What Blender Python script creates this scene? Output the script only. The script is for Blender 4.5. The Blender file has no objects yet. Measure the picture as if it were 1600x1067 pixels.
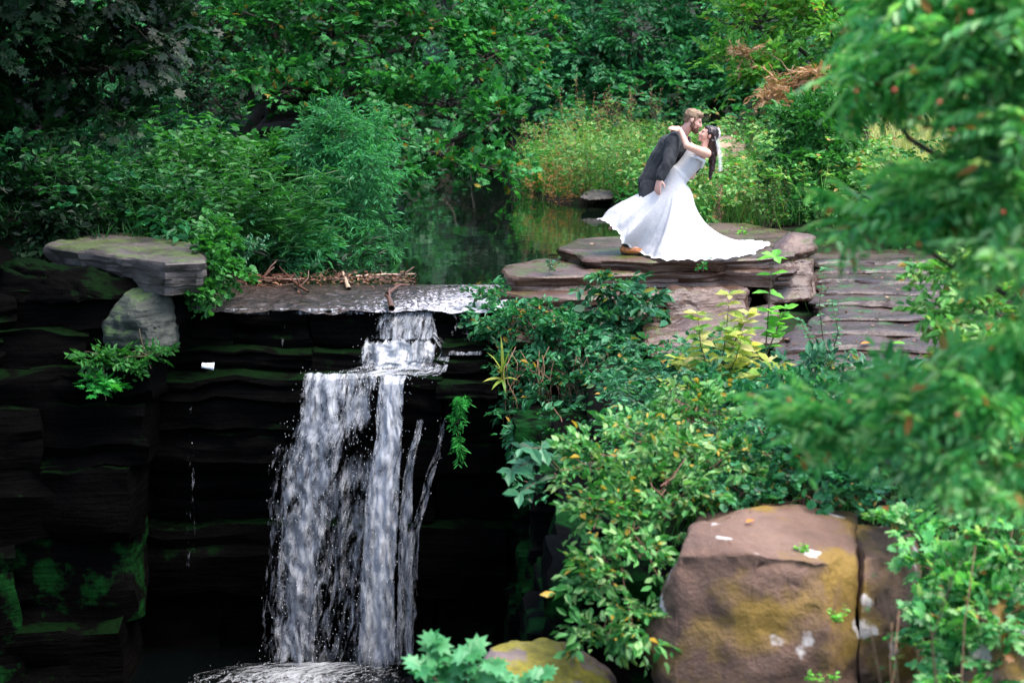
import bpy, bmesh, math, random
import numpy as np
from mathutils import Vector, Matrix, noise

SC = bpy.context.scene
COL = SC.collection
R = math.radians

# ------------------------------------------------------------------ camera
F_PX = 2400.0            # focal length in pixels of the 1600 px wide photograph
PITCH = R(9.8)
CAM_Z = 2.4
cam_data = bpy.data.cameras.new('camera')
cam_data.sensor_width = 36.0
cam_data.lens = 36.0 * F_PX / 1600.0
cam_data.clip_start = 0.1
cam_data.clip_end = 400.0
cam_data.dof.use_dof = True
cam_data.dof.focus_distance = 17.3
cam_data.dof.aperture_fstop = 1.9
cam = bpy.data.objects.new('camera', cam_data)
cam.location = (0, 0, CAM_Z)
cam.rotation_euler = (R(90) - PITCH, 0, 0)
COL.objects.link(cam)
SC.camera = cam

# ------------------------------------------------------------------ sky and sun
SUN_EL, SUN_AZ = 66.0, 112.0      # azimuth: degrees clockwise from +Y (high on the right)
world = bpy.data.worlds.new('World')
SC.world = world
world.use_nodes = True
wn = world.node_tree.nodes; wl = world.node_tree.links
bg = wn['Background']
sky = wn.new('ShaderNodeTexSky')
sky.sky_type = 'NISHITA'
sky.sun_disc = False
sky.sun_elevation = R(SUN_EL)
sky.sun_rotation = R(SUN_AZ)
sky.air_density = 1.0
sky.dust_density = 3.0
sky.ozone_density = 1.0
wl.new(sky.outputs[0], bg.inputs[0])
bg.inputs[1].default_value = 0.15
sun_data = bpy.data.lights.new('sun', 'SUN')
sun_data.energy = 1.2
sun_data.angle = R(28)
sun_data.color = (1.0, 0.95, 0.87)
sun = bpy.data.objects.new('sun', sun_data)
sd = Vector((math.sin(R(SUN_AZ)) * math.cos(R(SUN_EL)), math.cos(R(SUN_AZ)) * math.cos(R(SUN_EL)), math.sin(R(SUN_EL))))
sun.rotation_euler = sd.to_track_quat('Z', 'Y').to_euler()
sun.location = (14, 2, 20)
COL.objects.link(sun)

vs = SC.view_settings
vs.view_transform = 'Standard'
vs.look = 'None'
vs.exposure = 2.15
vs.gamma = 1.0
vs.use_curve_mapping = False
SC.render.engine = 'CYCLES'
cy = SC.cycles
cy.max_bounces = 7
cy.diffuse_bounces = 4
cy.glossy_bounces = 3
cy.transmission_bounces = 4
cy.transparent_max_bounces = 16
cy.use_denoising = True
cy.caustics_reflective = False
cy.caustics_refractive = False

# ------------------------------------------------------------------ helpers
CP, SP = math.cos(PITCH), math.sin(PITCH)


def ray(px, py):
    a = (px - 800.0) / F_PX
    b = (533.5 - py) / F_PX
    return np.array([a, CP + b * SP, -SP + b * CP])


def at(px, py, Y):
    """World point seen at photograph pixel (px, py) that stands Y metres ahead."""
    d = ray(px, py)
    return np.array([0, 0, CAM_Z]) + d * (Y / d[1])


def onz(px, py, z):
    d = ray(px, py)
    return np.array([0, 0, CAM_Z]) + d * ((z - CAM_Z) / d[2])


ORIGIN = {}


def tag(o, label=None, cat=None, group=None, kind=None):
    if label: o['label'] = label
    if cat: o['category'] = cat
    if group: o['group'] = group
    if kind: o['kind'] = kind
    return o


def empty(name, loc, label=None, cat=None, group=None, kind=None):
    o = bpy.data.objects.new(name, None)
    o.empty_display_size = 0.1
    o.location = tuple(float(v) for v in loc)
    COL.objects.link(o)
    ORIGIN[o.name] = np.array(loc, float)
    return tag(o, label, cat, group, kind)


def mesh_np(name, V, faces, smooth=True, uv=None, attr=None):
    """faces: list of int arrays (n,k)."""
    V = np.asarray(V, np.float32)
    me = bpy.data.meshes.new(name)
    me.vertices.add(len(V))
    me.vertices.foreach_set('co', V.ravel())
    loops, starts, s = [], [], 0
    for f in faces:
        f = np.asarray(f, np.int32)
        if len(f) == 0: continue
        n, k = f.shape
        loops.append(f.ravel())
        starts.append(s + np.arange(n) * k)
        s += n * k
    loops = np.concatenate(loops); starts = np.concatenate(starts).astype(np.int32)
    me.loops.add(len(loops)); me.loops.foreach_set('vertex_index', loops)
    me.polygons.add(len(starts)); me.polygons.foreach_set('loop_start', starts)
    me.update(calc_edges=True)
    me.polygons.foreach_set('use_smooth', np.full(len(starts), smooth))
    if uv is not None:
        l = me.uv_layers.new(name='UVMap')
        l.data.foreach_set('uv', np.asarray(uv, np.float32)[loops].ravel())
    if attr:
        for k, a in attr.items():
            at_ = me.attributes.new(k, 'FLOAT', 'POINT')
            at_.data.foreach_set('value', np.asarray(a, np.float32))
    return me


def link(name, me, mat, parent=None, kind=None, loc=None):
    """Link a mesh that holds world coordinates; a child is shifted to its parent's origin."""
    o = bpy.data.objects.new(name, me)
    if mat is not None and len(me.materials) == 0: me.materials.append(mat)
    COL.objects.link(o)
    ORIGIN[o.name] = np.zeros(3) if loc is None else np.array(loc, float)
    if loc is not None: o.location = tuple(float(v) for v in loc)
    if parent is not None:
        o.parent = parent
        po = ORIGIN.get(parent.name, np.zeros(3))
        o.location = tuple(float(v) for v in (ORIGIN[o.name] - po))
    if kind: o['kind'] = kind
    return o


def recentre(me, c):
    n = len(me.vertices)
    a = np.empty(n * 3, np.float32); me.vertices.foreach_get('co', a)
    a = a.reshape(-1, 3) - np.asarray(c, np.float32)
    me.vertices.foreach_set('co', a.ravel()); me.update()


def fbm(x, y, z, oct=4):
    return noise.fractal((float(x), float(y), float(z)), 1.0, 2.0, oct)


def smooth01(x):
    x = np.clip(x, 0, 1)
    return x * x * (3 - 2 * x)


# ------------------------------------------------------------------ materials
def new_mat(name):
    m = bpy.data.materials.new(name)
    m.use_nodes = True
    nt = m.node_tree
    return m, nt, nt.nodes['Principled BSDF'], nt.nodes['Material Output']


def N(nt, t, **kw):
    n = nt.nodes.new(t)
    for k, v in kw.items():
        if k in n.inputs: n.inputs[k].default_value = v
        else: setattr(n, k, v)
    return n


def ramp(nt, src, stops, interp='LINEAR'):
    r = nt.nodes.new('ShaderNodeValToRGB')
    r.color_ramp.interpolation = interp
    els = r.color_ramp.elements
    while len(els) < len(stops): els.new(0.5)
    for e, (p, c) in zip(els, stops):
        e.position = p
        e.color = (c, c, c, 1) if isinstance(c, (int, float)) else (*c, 1)
    nt.links.new(src, r.inputs[0])
    return r


def mixc(nt, f, a, b):
    m = nt.nodes.new('ShaderNodeMix'); m.data_type = 'RGBA'
    for s, v in ((0, f), (6, a), (7, b)):
        if hasattr(v, 'is_output') or hasattr(v, 'links'): nt.links.new(v, m.inputs[s])
        elif isinstance(v, tuple): m.inputs[s].default_value = (*v, 1)
        else: m.inputs[s].default_value = v
    return m.outputs[2]


def math_(nt, op, a, b=0.0, clamp=False):
    m = nt.nodes.new('ShaderNodeMath'); m.operation = op; m.use_clamp = clamp
    for i, v in ((0, a), (1, b)):
        if hasattr(v, 'links'): nt.links.new(v, m.inputs[i])
        else: m.inputs[i].default_value = v
    return m.outputs[0]


def leaf_mat(name, cols, trans=0.35, rough=0.5, autumn=None, spec=0.3):
    m, nt, bs, out = new_mat(name)
    geo = N(nt, 'ShaderNodeNewGeometry')
    cols = [(r_ * 0.80, g_ * 1.12, b_ * 0.95) if g_ > 1.5 * r_ else (r_, g_, b_) for r_, g_, b_ in cols]
    k = len(cols)
    stops = [(i / max(1, k - 1), c) for i, c in enumerate(cols)]
    if autumn:
        stops = [(p * (1 - autumn[0] * 1.2), c) for p, c in stops] + [(1 - autumn[0], autumn[1])]
    oi = N(nt, 'ShaderNodeObjectInfo')
    r = ramp(nt, math_(nt, 'FRACT', math_(nt, 'ADD', geo.outputs['Random Per Island'], oi.outputs['Random'])), stops)
    tc = N(nt, 'ShaderNodeTexCoord')
    nz = N(nt, 'ShaderNodeTexNoise', Scale=1.3, Detail=2.0)
    nt.links.new(tc.outputs['Object'], nz.inputs['Vector'])
    v = ramp(nt, nz.outputs['Fac'], [(0.3, 0.72), (0.7, 1.25)])
    mul = N(nt, 'ShaderNodeMix'); mul.data_type = 'RGBA'; mul.blend_type = 'MULTIPLY'; mul.inputs[0].default_value = 1
    nt.links.new(r.outputs[0], mul.inputs[6]); nt.links.new(v.outputs[0], mul.inputs[7])
    c = mul.outputs[2]
    nt.links.new(c, bs.inputs['Base Color'])
    bs.inputs['Roughness'].default_value = rough
    bs.inputs['Specular IOR Level'].default_value = spec
    tr = N(nt, 'ShaderNodeBsdfTranslucent')
    br = N(nt, 'ShaderNodeMix'); br.data_type = 'RGBA'; br.blend_type = 'MULTIPLY'; br.inputs[0].default_value = 1
    nt.links.new(c, br.inputs[6]); br.inputs[7].default_value = (1.5, 1.5, 0.7, 1)
    nt.links.new(br.outputs[2], tr.inputs[0])
    mx = N(nt, 'ShaderNodeMixShader'); mx.inputs[0].default_value = trans
    nt.links.new(bs.outputs[0], mx.inputs[1]); nt.links.new(tr.outputs[0], mx.inputs[2])
    nt.links.new(mx.outputs[0], out.inputs[0])
    return m


def plain_mat(name, col, rough=0.6, var=0.25, scale=20.0, bump=0.0, metallic=0.0, spec=0.5, sheen=0.0):
    m, nt, bs, out = new_mat(name)
    tc = N(nt, 'ShaderNodeTexCoord')
    nz = N(nt, 'ShaderNodeTexNoise', Scale=scale, Detail=4.0)
    nt.links.new(tc.outputs['Object'], nz.inputs['Vector'])
    r = ramp(nt, nz.outputs['Fac'], [(0.25, tuple(c * (1 - var) for c in col)), (0.75, tuple(min(1, c * (1 + var)) for c in col))])
    nt.links.new(r.outputs[0], bs.inputs['Base Color'])
    bs.inputs['Roughness'].default_value = rough
    bs.inputs['Specular IOR Level'].default_value = spec
    if sheen: bs.inputs['Sheen Weight'].default_value = sheen
    if bump:
        b = N(nt, 'ShaderNodeBump', Strength=bump, Distance=0.01)
        nt.links.new(nz.outputs['Fac'], b.inputs['Height']); nt.links.new(b.outputs[0], bs.inputs['Normal'])
    return m


def rock_mat(name, cols, moss=0.0, moss_col=(0.03, 0.09, 0.02), lichen=0.0, rough=(0.35, 0.7), scale=1.0, ochre=0.0, wall_moss=0.0, spec=0.5, bed=9.0, grain=0.55):
    m, nt, bs, out = new_mat(name)
    tc = N(nt, 'ShaderNodeTexCoord'); geo = N(nt, 'ShaderNodeNewGeometry')
    pos = geo.outputs['Position']
    n1 = N(nt, 'ShaderNodeTexNoise', Scale=1.6 * scale, Detail=6.0, Roughness=0.6); nt.links.new(pos, n1.inputs['Vector'])
    n2 = N(nt, 'ShaderNodeTexNoise', Scale=18 * scale, Detail=8.0, Roughness=0.7); nt.links.new(pos, n2.inputs['Vector'])
    mp = N(nt, 'ShaderNodeMapping'); mp.inputs['Scale'].default_value = (1, 1, bed); nt.links.new(pos, mp.inputs['Vector'])
    n3 = N(nt, 'ShaderNodeTexNoise', Scale=2.2 * scale, Detail=5.0); nt.links.new(mp.outputs[0], n3.inputs['Vector'])
    s = math_(nt, 'ADD', math_(nt, 'MULTIPLY', n1.outputs['Fac'], 0.55), math_(nt, 'ADD', math_(nt, 'MULTIPLY', n2.outputs['Fac'], 0.25), math_(nt, 'MULTIPLY', n3.outputs['Fac'], 0.2)))
    k = len(cols)
    r = ramp(nt, s, [(0.33 + 0.34 * i / (k - 1), c) for i, c in enumerate(cols)])
    col = r.outputs[0]
    if ochre:
        n5 = N(nt, 'ShaderNodeTexNoise', Scale=1.9, Detail=4.0); nt.links.new(math_vec(nt, pos, (3, 7, 1)), n5.inputs['Vector'])
        f = ramp(nt, n5.outputs['Fac'], [(0.62 - ochre * 0.2, 0.0), (0.72 - ochre * 0.2, 0.9)])
        col = mixc(nt, f.outputs[0], col, (0.20, 0.12, 0.012))
    sep = N(nt, 'ShaderNodeSeparateXYZ'); nt.links.new(geo.outputs['Normal'], sep.inputs[0])
    if moss or wall_moss:
        n4 = N(nt, 'ShaderNodeTexNoise', Scale=2.6 * scale, Detail=7.0, Roughness=0.65); nt.links.new(pos, n4.inputs['Vector'])
        up = math_(nt, 'MULTIPLY', sep.outputs['Z'], 0.25 * (1 if moss else 0))
        f = ramp(nt, math_(nt, 'ADD', n4.outputs['Fac'], up), [(0.80 - 0.35 * max(moss, wall_moss), 0.0), (0.88 - 0.35 * max(moss, wall_moss), 1.0)])
        mc = ramp(nt, n2.outputs['Fac'], [(0.3, tuple(c * 0.5 for c in moss_col)), (0.7, tuple(c * 1.4 for c in moss_col))])
        col = mixc(nt, f.outputs[0], col, mc.outputs[0])
    if lichen:
        vo = N(nt, 'ShaderNodeTexVoronoi', Scale=4.3); vo.inputs['Randomness'].default_value = 1.0
        wv = N(nt, 'ShaderNodeTexNoise', Scale=9.0, Detail=4.0); nt.links.new(pos, wv.inputs['Vector'])
        vm = N(nt, 'ShaderNodeMix'); vm.data_type = 'VECTOR'; vm.inputs[0].default_value = 0.16
        nt.links.new(pos, vm.inputs[4]); nt.links.new(wv.outputs['Color'], vm.inputs[5])
        nt.links.new(vm.outputs[1], vo.inputs['Vector'])
        big = ramp(nt, vo.outputs['Distance'], [(0.10 + 0.10 * lichen, 0.9), (0.16 + 0.13 * lichen, 0.0)])
        csep = N(nt, 'ShaderNodeSeparateColor'); nt.links.new(vo.outputs['Color'], csep.inputs[0])
        pick = ramp(nt, csep.outputs[0], [(0.30, 0.0), (0.32, 1.0)])
        f = math_(nt, 'MULTIPLY', big.outputs[0], pick.outputs[0])
        col = mixc(nt, f, col, (0.55, 0.50, 0.48))
    nt.links.new(col, bs.inputs['Base Color'])
    bs.inputs['Specular IOR Level'].default_value = spec
    rr = ramp(nt, n1.outputs['Fac'], [(0.35, rough[0]), (0.65, rough[1])])
    nt.links.new(rr.outputs[0], bs.inputs['Roughness'])
    b1 = N(nt, 'ShaderNodeBump', Strength=grain, Distance=0.03); nt.links.new(n2.outputs['Fac'], b1.inputs['Height'])
    b2 = N(nt, 'ShaderNodeBump', Strength=0.5, Distance=0.05); nt.links.new(n3.outputs['Fac'], b2.inputs['Height']); nt.links.new(b1.outputs[0], b2.inputs['Normal'])
    nt.links.new(b2.outputs[0], bs.inputs['Normal'])
    return m


def math_vec(nt, v, off):
    a = nt.nodes.new('ShaderNodeVectorMath'); a.operation = 'ADD'
    nt.links.new(v, a.inputs[0]); a.inputs[1].default_value = off
    return a.outputs[0]


M = {}
M['slab'] = rock_mat('brown_sandstone', [(0.026, 0.013, 0.008), (0.068, 0.036, 0.024), (0.135, 0.085, 0.064)], moss=0.10, moss_col=(0.07, 0.08, 0.02), rough=(0.16, 0.45))
M['step'] = rock_mat('wet_terrace_stone', [(0.016, 0.0085, 0.006), (0.044, 0.025, 0.018), (0.088, 0.058, 0.046)], moss=0.06, rough=(0.14, 0.4))
M['boulder'] = rock_mat('lichened_sandstone', [(0.055, 0.029, 0.019), (0.13, 0.071, 0.048), (0.20, 0.125, 0.092)], moss=0.0, lichen=0.9, ochre=0.4, rough=(0.6, 0.85), bed=1.4, grain=1.0)
M['mossy_boulder'] = rock_mat('moss_topped_stone', [(0.06, 0.045, 0.042), (0.12, 0.09, 0.09), (0.17, 0.135, 0.135)], moss=0.42, moss_col=(0.16, 0.14, 0.008), rough=(0.5, 0.8))
M['cliff'] = rock_mat('wet_shade_black_rock', [(0.0005, 0.0005, 0.0005), (0.0010, 0.0009, 0.0009), (0.003, 0.0027, 0.0026)], moss=0.35, moss_col=(0.002, 0.008, 0.002), rough=(0.6, 0.9), spec=0.02)  # dark wet stone, taken near black to hold the gorge's shade in its colour
M['cliff_moss'] = rock_mat('mossy_cliff_rock', [(0.0005, 0.0005, 0.0005), (0.0010, 0.0009, 0.0009), (0.003, 0.0027, 0.0026)], wall_moss=0.85, moss_col=(0.003, 0.026, 0.005), rough=(0.7, 0.95), scale=0.7, spec=0.03)  # same shade-blackened rock; the moss colour is dimmed with it
M['grey_slab'] = rock_mat('grey_weathered_slab', [(0.02, 0.017, 0.015), (0.05, 0.042, 0.038), (0.10, 0.086, 0.078)], moss=0.22, moss_col=(0.05, 0.07, 0.02), rough=(0.45, 0.75))
M['green_boulder'] = rock_mat('algae_green_boulder', [(0.006, 0.009, 0.006), (0.016, 0.021, 0.015), (0.045, 0.056, 0.045)], moss=0.5, moss_col=(0.03, 0.06, 0.015), rough=(0.55, 0.8))
M['tan_rock'] = rock_mat('tan_sandstone', [(0.28, 0.17, 0.10), (0.42, 0.28, 0.18), (0.5, 0.36, 0.25)], rough=(0.6, 0.85))
M['soil'] = rock_mat('dark_woodland_soil', [(0.006, 0.005, 0.004), (0.013, 0.010, 0.007), (0.026, 0.019, 0.013)], moss=0.3, moss_col=(0.010, 0.028, 0.008), rough=(0.85, 0.98), spec=0.1)
M['bark'] = plain_mat('dark_bark', (0.035, 0.026, 0.020), 0.85, 0.5, 14, 0.6)
M['stem'] = plain_mat('green_brown_stem', (0.09, 0.065, 0.035), 0.7, 0.4, 30)
M['greenstem'] = plain_mat('green_stem', (0.02, 0.075, 0.02), 0.6, 0.3, 30)
M['redstem'] = plain_mat('reddish_stem', (0.16, 0.07, 0.05), 0.6, 0.3, 30)
M['drystem'] = plain_mat('dry_brown_stem', (0.20, 0.115, 0.065), 0.8, 0.4, 40)
M['wood'] = plain_mat('wet_driftwood', (0.075, 0.032, 0.02), 0.45, 0.5, 25, 0.6)
M['palewood'] = plain_mat('bleached_driftwood', (0.30, 0.22, 0.15), 0.6, 0.4, 25, 0.6)

L = {}
L['maple'] = leaf_mat('maple_leaf', [(0.008, 0.055, 0.015), (0.026, 0.135, 0.034), (0.07, 0.24, 0.075)], autumn=(0.02, (0.22, 0.16, 0.02)))
L['dark'] = leaf_mat('shade_painted_leaf', [(0.0025, 0.010, 0.004), (0.0045, 0.020, 0.007), (0.009, 0.038, 0.012)])  # deep shade of the left side is put into this leaf colour
L['willow'] = leaf_mat('willow_leaf', [(0.02, 0.12, 0.05), (0.05, 0.20, 0.085), (0.11, 0.30, 0.15)], trans=0.4)
L['hedge'] = leaf_mat('small_dark_teal_leaf', [(0.010, 0.065, 0.026), (0.026, 0.13, 0.05), (0.06, 0.21, 0.085)])
L['light'] = leaf_mat('light_yellow_green_leaf', [(0.04, 0.16, 0.025), (0.13, 0.30, 0.05), (0.27, 0.42, 0.10)], autumn=(0.05, (0.36, 0.22, 0.08)))
L['mid'] = leaf_mat('mid_green_leaf', [(0.015, 0.075, 0.016), (0.03, 0.125, 0.025), (0.06, 0.18, 0.04)])
L['hawthorn'] = leaf_mat('hawthorn_leaf', [(0.020, 0.11, 0.036), (0.062, 0.24, 0.080), (0.13, 0.35, 0.125), (0.22, 0.42, 0.15), (0.34, 0.50, 0.25)], autumn=(0.018, (0.34, 0.14, 0.04)), rough=0.42, trans=0.5, spec=0.4)
L['bramble'] = leaf_mat('bramble_leaf', [(0.006, 0.04, 0.018), (0.016, 0.09, 0.036), (0.035, 0.15, 0.065), (0.10, 0.26, 0.14)], autumn=(0.02, (0.36, 0.22, 0.04)), rough=0.42)
L['brightbramble'] = leaf_mat('bright_bramble_leaf', [(0.010, 0.055, 0.014), (0.04, 0.15, 0.035), (0.11, 0.28, 0.085), (0.28, 0.42, 0.17)], autumn=(0.045, (0.45, 0.30, 0.04)), rough=0.45)
L['elder'] = leaf_mat('elder_leaf', [(0.006, 0.042, 0.020), (0.018, 0.085, 0.042), (0.05, 0.15, 0.085), (0.12, 0.25, 0.16)], rough=0.38, autumn=(0.03, (0.22, 0.2, 0.03)))
L['yellow'] = leaf_mat('yellowing_leaf', [(0.14, 0.27, 0.045), (0.27, 0.36, 0.06), (0.42, 0.43, 0.09), (0.50, 0.46, 0.20)], trans=0.4)
L['lime'] = leaf_mat('lime_green_leaf', [(0.10, 0.30, 0.03), (0.18, 0.42, 0.05), (0.26, 0.5, 0.10)], trans=0.4)
L['mint'] = leaf_mat('pale_green_leaf', [(0.03, 0.14, 0.05), (0.065, 0.21, 0.08), (0.13, 0.29, 0.15)], rough=0.4)
L['fern'] = leaf_mat('bright_ivy_leaf', [(0.012, 0.12, 0.02), (0.025, 0.20, 0.035), (0.06, 0.30, 0.06)])
L['herb'] = leaf_mat('bank_herb_leaf', [(0.035, 0.14, 0.03), (0.12, 0.28, 0.06), (0.28, 0.42, 0.15)], autumn=(0.06, (0.30, 0.2, 0.06)))
L['shadeherb'] = leaf_mat('shaded_herb_leaf', [(0.004, 0.035, 0.012), (0.012, 0.085, 0.028), (0.04, 0.16, 0.07)])  # darker copy of the herb leaf, bank shade put into its colour
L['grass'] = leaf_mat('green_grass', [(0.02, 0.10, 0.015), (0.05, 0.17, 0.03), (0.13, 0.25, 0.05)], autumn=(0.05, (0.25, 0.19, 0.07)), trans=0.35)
L['shadegrass'] = leaf_mat('shaded_grass', [(0.006, 0.04, 0.009), (0.016, 0.08, 0.018), (0.04, 0.13, 0.035)], trans=0.35)  # darker copy of the grass, with shade put into the colour
L['palegrass'] = leaf_mat('pale_meadow_grass', [(0.07, 0.20, 0.04), (0.16, 0.30, 0.07), (0.32, 0.40, 0.15)], autumn=(0.10, (0.42, 0.28, 0.14)), trans=0.4)
L['sunmeadow'] = leaf_mat('sunlit_toned_grass', [(0.30, 0.40, 0.12), (0.5, 0.52, 0.24), (0.62, 0.6, 0.36)], trans=0.4)  # sunlight on the meadow is put into this paler grass colour
L['seed'] = leaf_mat('brown_seed_head', [(0.16, 0.08, 0.04), (0.28, 0.16, 0.09), (0.36, 0.24, 0.15)], trans=0.2, rough=0.8, spec=0.2)
L['russet'] = leaf_mat('russet_leaf', [(0.26, 0.10, 0.03), (0.36, 0.19, 0.07), (0.45, 0.30, 0.16)], trans=0.35, rough=0.7)
L['litter'] = leaf_mat('wet_brown_leaf', [(0.05, 0.02, 0.01), (0.13, 0.055, 0.03), (0.24, 0.13, 0.07)], trans=0.1, rough=0.6)
L['dead'] = leaf_mat('dry_tan_leaf', [(0.24, 0.12, 0.06), (0.36, 0.21, 0.12), (0.46, 0.32, 0.2)], trans=0.2, rough=0.7)
L['orange'] = leaf_mat('orange_leaf', [(0.5, 0.13, 0.01), (0.6, 0.2, 0.02)], trans=0.3)

# ================================================================== the setting: ground
POOL = np.array([(-3.25, 15.7), (-3.25, 18.6), (-2.2, 20.6), (-2.2, 26), (-1.9, 32), (-1.7, 41), (0.0, 41), (0.30, 33), (0.9, 29.6),
                 (2.0, 28.2), (2.5, 24), (2.75, 21.6), (2.4, 20.6), (1.2, 19.6), (0.1, 18.4), (-0.15, 15.7)])


def poly_sd(P, X, Y):
    """Signed distance to polygon, negative inside."""
    X = np.asarray(X, float); Y = np.asarray(Y, float)
    d = np.full(X.shape, 1e9); inside = np.zeros(X.shape, bool)
    n = len(P)
    for i in range(n):
        a, b = P[i], P[(i + 1) % n]
        e = b - a
        t = np.clip(((X - a[0]) * e[0] + (Y - a[1]) * e[1]) / (e @ e), 0, 1)
        d = np.minimum(d, np.hypot(X - a[0] - t * e[0], Y - a[1] - t * e[1]))
        c = ((a[1] > Y) != (b[1] > Y)) & (X < (b[0] - a[0]) * (Y - a[1]) / (b[1] - a[1] + 1e-12) + a[0])
        inside ^= c
    return np.where(inside, -d, d)


def gorge_x(Y):
    return 0.35 + 0.03 * (15 - Y)


def ground_z(X, Y):
    X = np.asarray(X, float); Y = np.asarray(Y, float)
    sd_ = poly_sd(POOL, X, Y)
    bank = 0.05 + 0.22 * smooth01(sd_ / 1.0) + 0.05 * np.clip(sd_ - 1, 0, 60)
    bank = bank + np.where(X < -3, 0.30 * np.clip(-X - 3.6, 0, 20), 0) * smooth01((Y - 14) / 3)
    bank = bank + 0.14 * np.clip(Y - 34, 0, 60)
    bank = bank + 0.12 * np.clip(X - 6, 0, 30)
    # right bank in front of the terrace
    rb = -0.50 + 0.20 * np.clip(X - 3.5, 0, 30) - 0.9 * smooth01((11.0 - Y) / 2.2) + 2.0 * smooth01((6.0 - Y) / 6.0)
    terr = -0.50 + 0.42 * smooth01((Y - 13) / 7.0) + 0.14 * np.clip(X - 5.5, 0, 30)
    right = np.where(Y > 13, terr, rb)
    w = smooth01((Y - 19.5) / 2.2)
    w2 = smooth01((X - (-0.2)) / 0.3)
    land = np.where(X > -0.2, right * (1 - w) + bank * w, bank)
    land = np.where((X <= -0.2) & (Y < 15.6), bank, land)
    inpool = smooth01(-sd_ / 0.6)
    z = land * (1 - inpool) + (-0.55) * inpool
    # the gorge in front of the falls
    gx = gorge_x(Y)
    g = smooth01((gx + 0.45 - X) / 0.5) * smooth01((16.95 - Y) / 0.5) * smooth01((Y + 6) / 3)
    floor = -4.0 + 0.05 * np.clip(12 - Y, 0, 20)
    # the left side wall of the gorge
    lw = smooth01((-X - 6.2 + 0.05 * (15 - Y)) / 0.9)
    g = g * (1 - lw)
    g = np.where(X < -4, g * 1.0, g)
    z = z * (1 - g) + floor * g
    return z


def build_ground():
    xs = np.concatenate([np.linspace(-70, -9, 26)[:-1], np.linspace(-9, 9, 121), np.linspace(9, 70, 26)[1:]])
    ys = np.concatenate([np.linspace(-12, 5, 18)[:-1], np.linspace(5, 24, 128), np.linspace(24, 45, 50)[1:], np.linspace(45, 120, 26)[1:]])
    XX, YY = np.meshgrid(xs, ys)
    Z = ground_z(XX, YY)
    rng = np.random.default_rng(3)
    Z = Z + 0.05 * np.sin(XX * 1.7 + YY * 0.6) * np.sin(YY * 1.3 - XX * 0.5) + rng.normal(0, 0.012, Z.shape)
    V = np.stack([XX, YY, Z], -1).reshape(-1, 3)
    nx, ny = len(xs), len(ys)
    i = np.arange(nx * ny).reshape(ny, nx)
    f = np.stack([i[:-1, :-1], i[:-1, 1:], i[1:, 1:], i[1:, :-1]], -1).reshape(-1, 4)
    o = link('ground', mesh_np('ground', V, [f]), M['soil'])
    tag(o, 'dark soil of the wooded banks and gorge', 'ground', kind='structure')


build_ground()

# ------------------------------------------------------------------ rocks
def resample(P, n):
    P = np.asarray(P, float)
    Q = np.vstack([P, P[:1]])
    L_ = np.r_[0, np.cumsum(np.hypot(*np.diff(Q, axis=0).T))]
    t = np.linspace(0, L_[-1], n, endpoint=False)
    return np.stack([np.interp(t, L_, Q[:, 0]), np.interp(t, L_, Q[:, 1])], 1)


def slab_mesh(name, P, ztop, thick, seed, n=84, rough=0.05, tilt=(0, 0), lip=0.03, taper=0.06, layers=5, topn=0.02):
    """A natural stone slab: an uneven outline, a worn top edge and sides that step along the bedding."""
    P = resample(P, n)
    c = P.mean(0)
    so = seed * 13.7
    rad = np.array([fbm(p[0] * 2.2 + so, p[1] * 2.2, so) + 0.35 * fbm(p[0] * 9 + so, p[1] * 9, so) for p in P]) * rough
    nrm = P - c; nrm /= np.linalg.norm(nrm, axis=1)[:, None]
    P = P + nrm * rad[:, None]
    V, rings = [], []

    def ring(f, z, out=0.0, jit=0.0):
        ids = []
        for k in range(n):
            q = c + (P[k] - c) * f + nrm[k] * out
            if jit: q = q + nrm[k] * jit * fbm(q[0] * 4 + so, q[1] * 4, z * 7 + so)
            ids.append(len(V)); V.append([q[0], q[1], z])
        rings.append(ids)
    for f in (0.12, 0.35, 0.58, 0.78, 0.92):
        ring(f, ztop)
    for k in range(5):
        for v in rings[k]:
            V[v][2] += topn * fbm(V[v][0] * 3 + so, V[v][1] * 3, so) + topn * 0.5 * abs(fbm(V[v][0] * 1.1, V[v][1] * 5, so))
    ring(1.0, ztop - lip * 0.25, -lip * 0.7); ring(1.0, ztop - lip, 0.0, 0.02)
    for k in range(1, layers + 1):
        t = k / layers
        z = ztop - lip - (thick - lip) * t
        st = 0.05 * fbm(0.3 * so, 5.1 * k, so)
        if k < layers: ring(1.0, z + 0.012, -taper * t + st * 0.6, 0.07)
        ring(1.0, z, -taper * t + st - (0.02 if k < layers else 0.0), 0.07)
    faces = []
    for a, b in zip(rings[:-1], rings[1:]):
        for k in range(n):
            k2 = (k + 1) % n
            faces.append((a[k], b[k], b[k2], a[k2]))
    tri = []
    cv = len(V); V.append([c[0], c[1], ztop])
    bv = len(V); V.append([c[0], c[1], ztop - thick])
    for k in range(n):
        k2 = (k + 1) % n
        tri.append((cv, rings[0][k], rings[0][k2])); tri.append((bv, rings[-1][k2], rings[-1][k]))
    V = np.array(V)
    V[:, 2] += (V[:, 0] - c[0]) * tilt[0] + (V[:, 1] - c[1]) * tilt[1]
    me = mesh_np(name, V, [np.array(faces), np.array(tri)])
    me.set_sharp_from_angle(angle=R(38))
    return me, np.array([c[0], c[1], ztop - thick])


def slab(name, label, cat, P, ztop, thick, seed, mat, group=None, parent=None, kind=None, **kw):
    me, c = slab_mesh(name, P, ztop, thick, seed, **kw)
    if parent is not None:
        return link(name, me, mat, parent)
    recentre(me, c)
    o = link(name, me, mat, loc=c)
    return tag(o, label, cat, group, kind)


def pz(pts, z):
    """Photograph pixels on the level z -> plan outline."""
    return [tuple(onz(px, py, z)[:2]) for px, py in pts]


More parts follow.
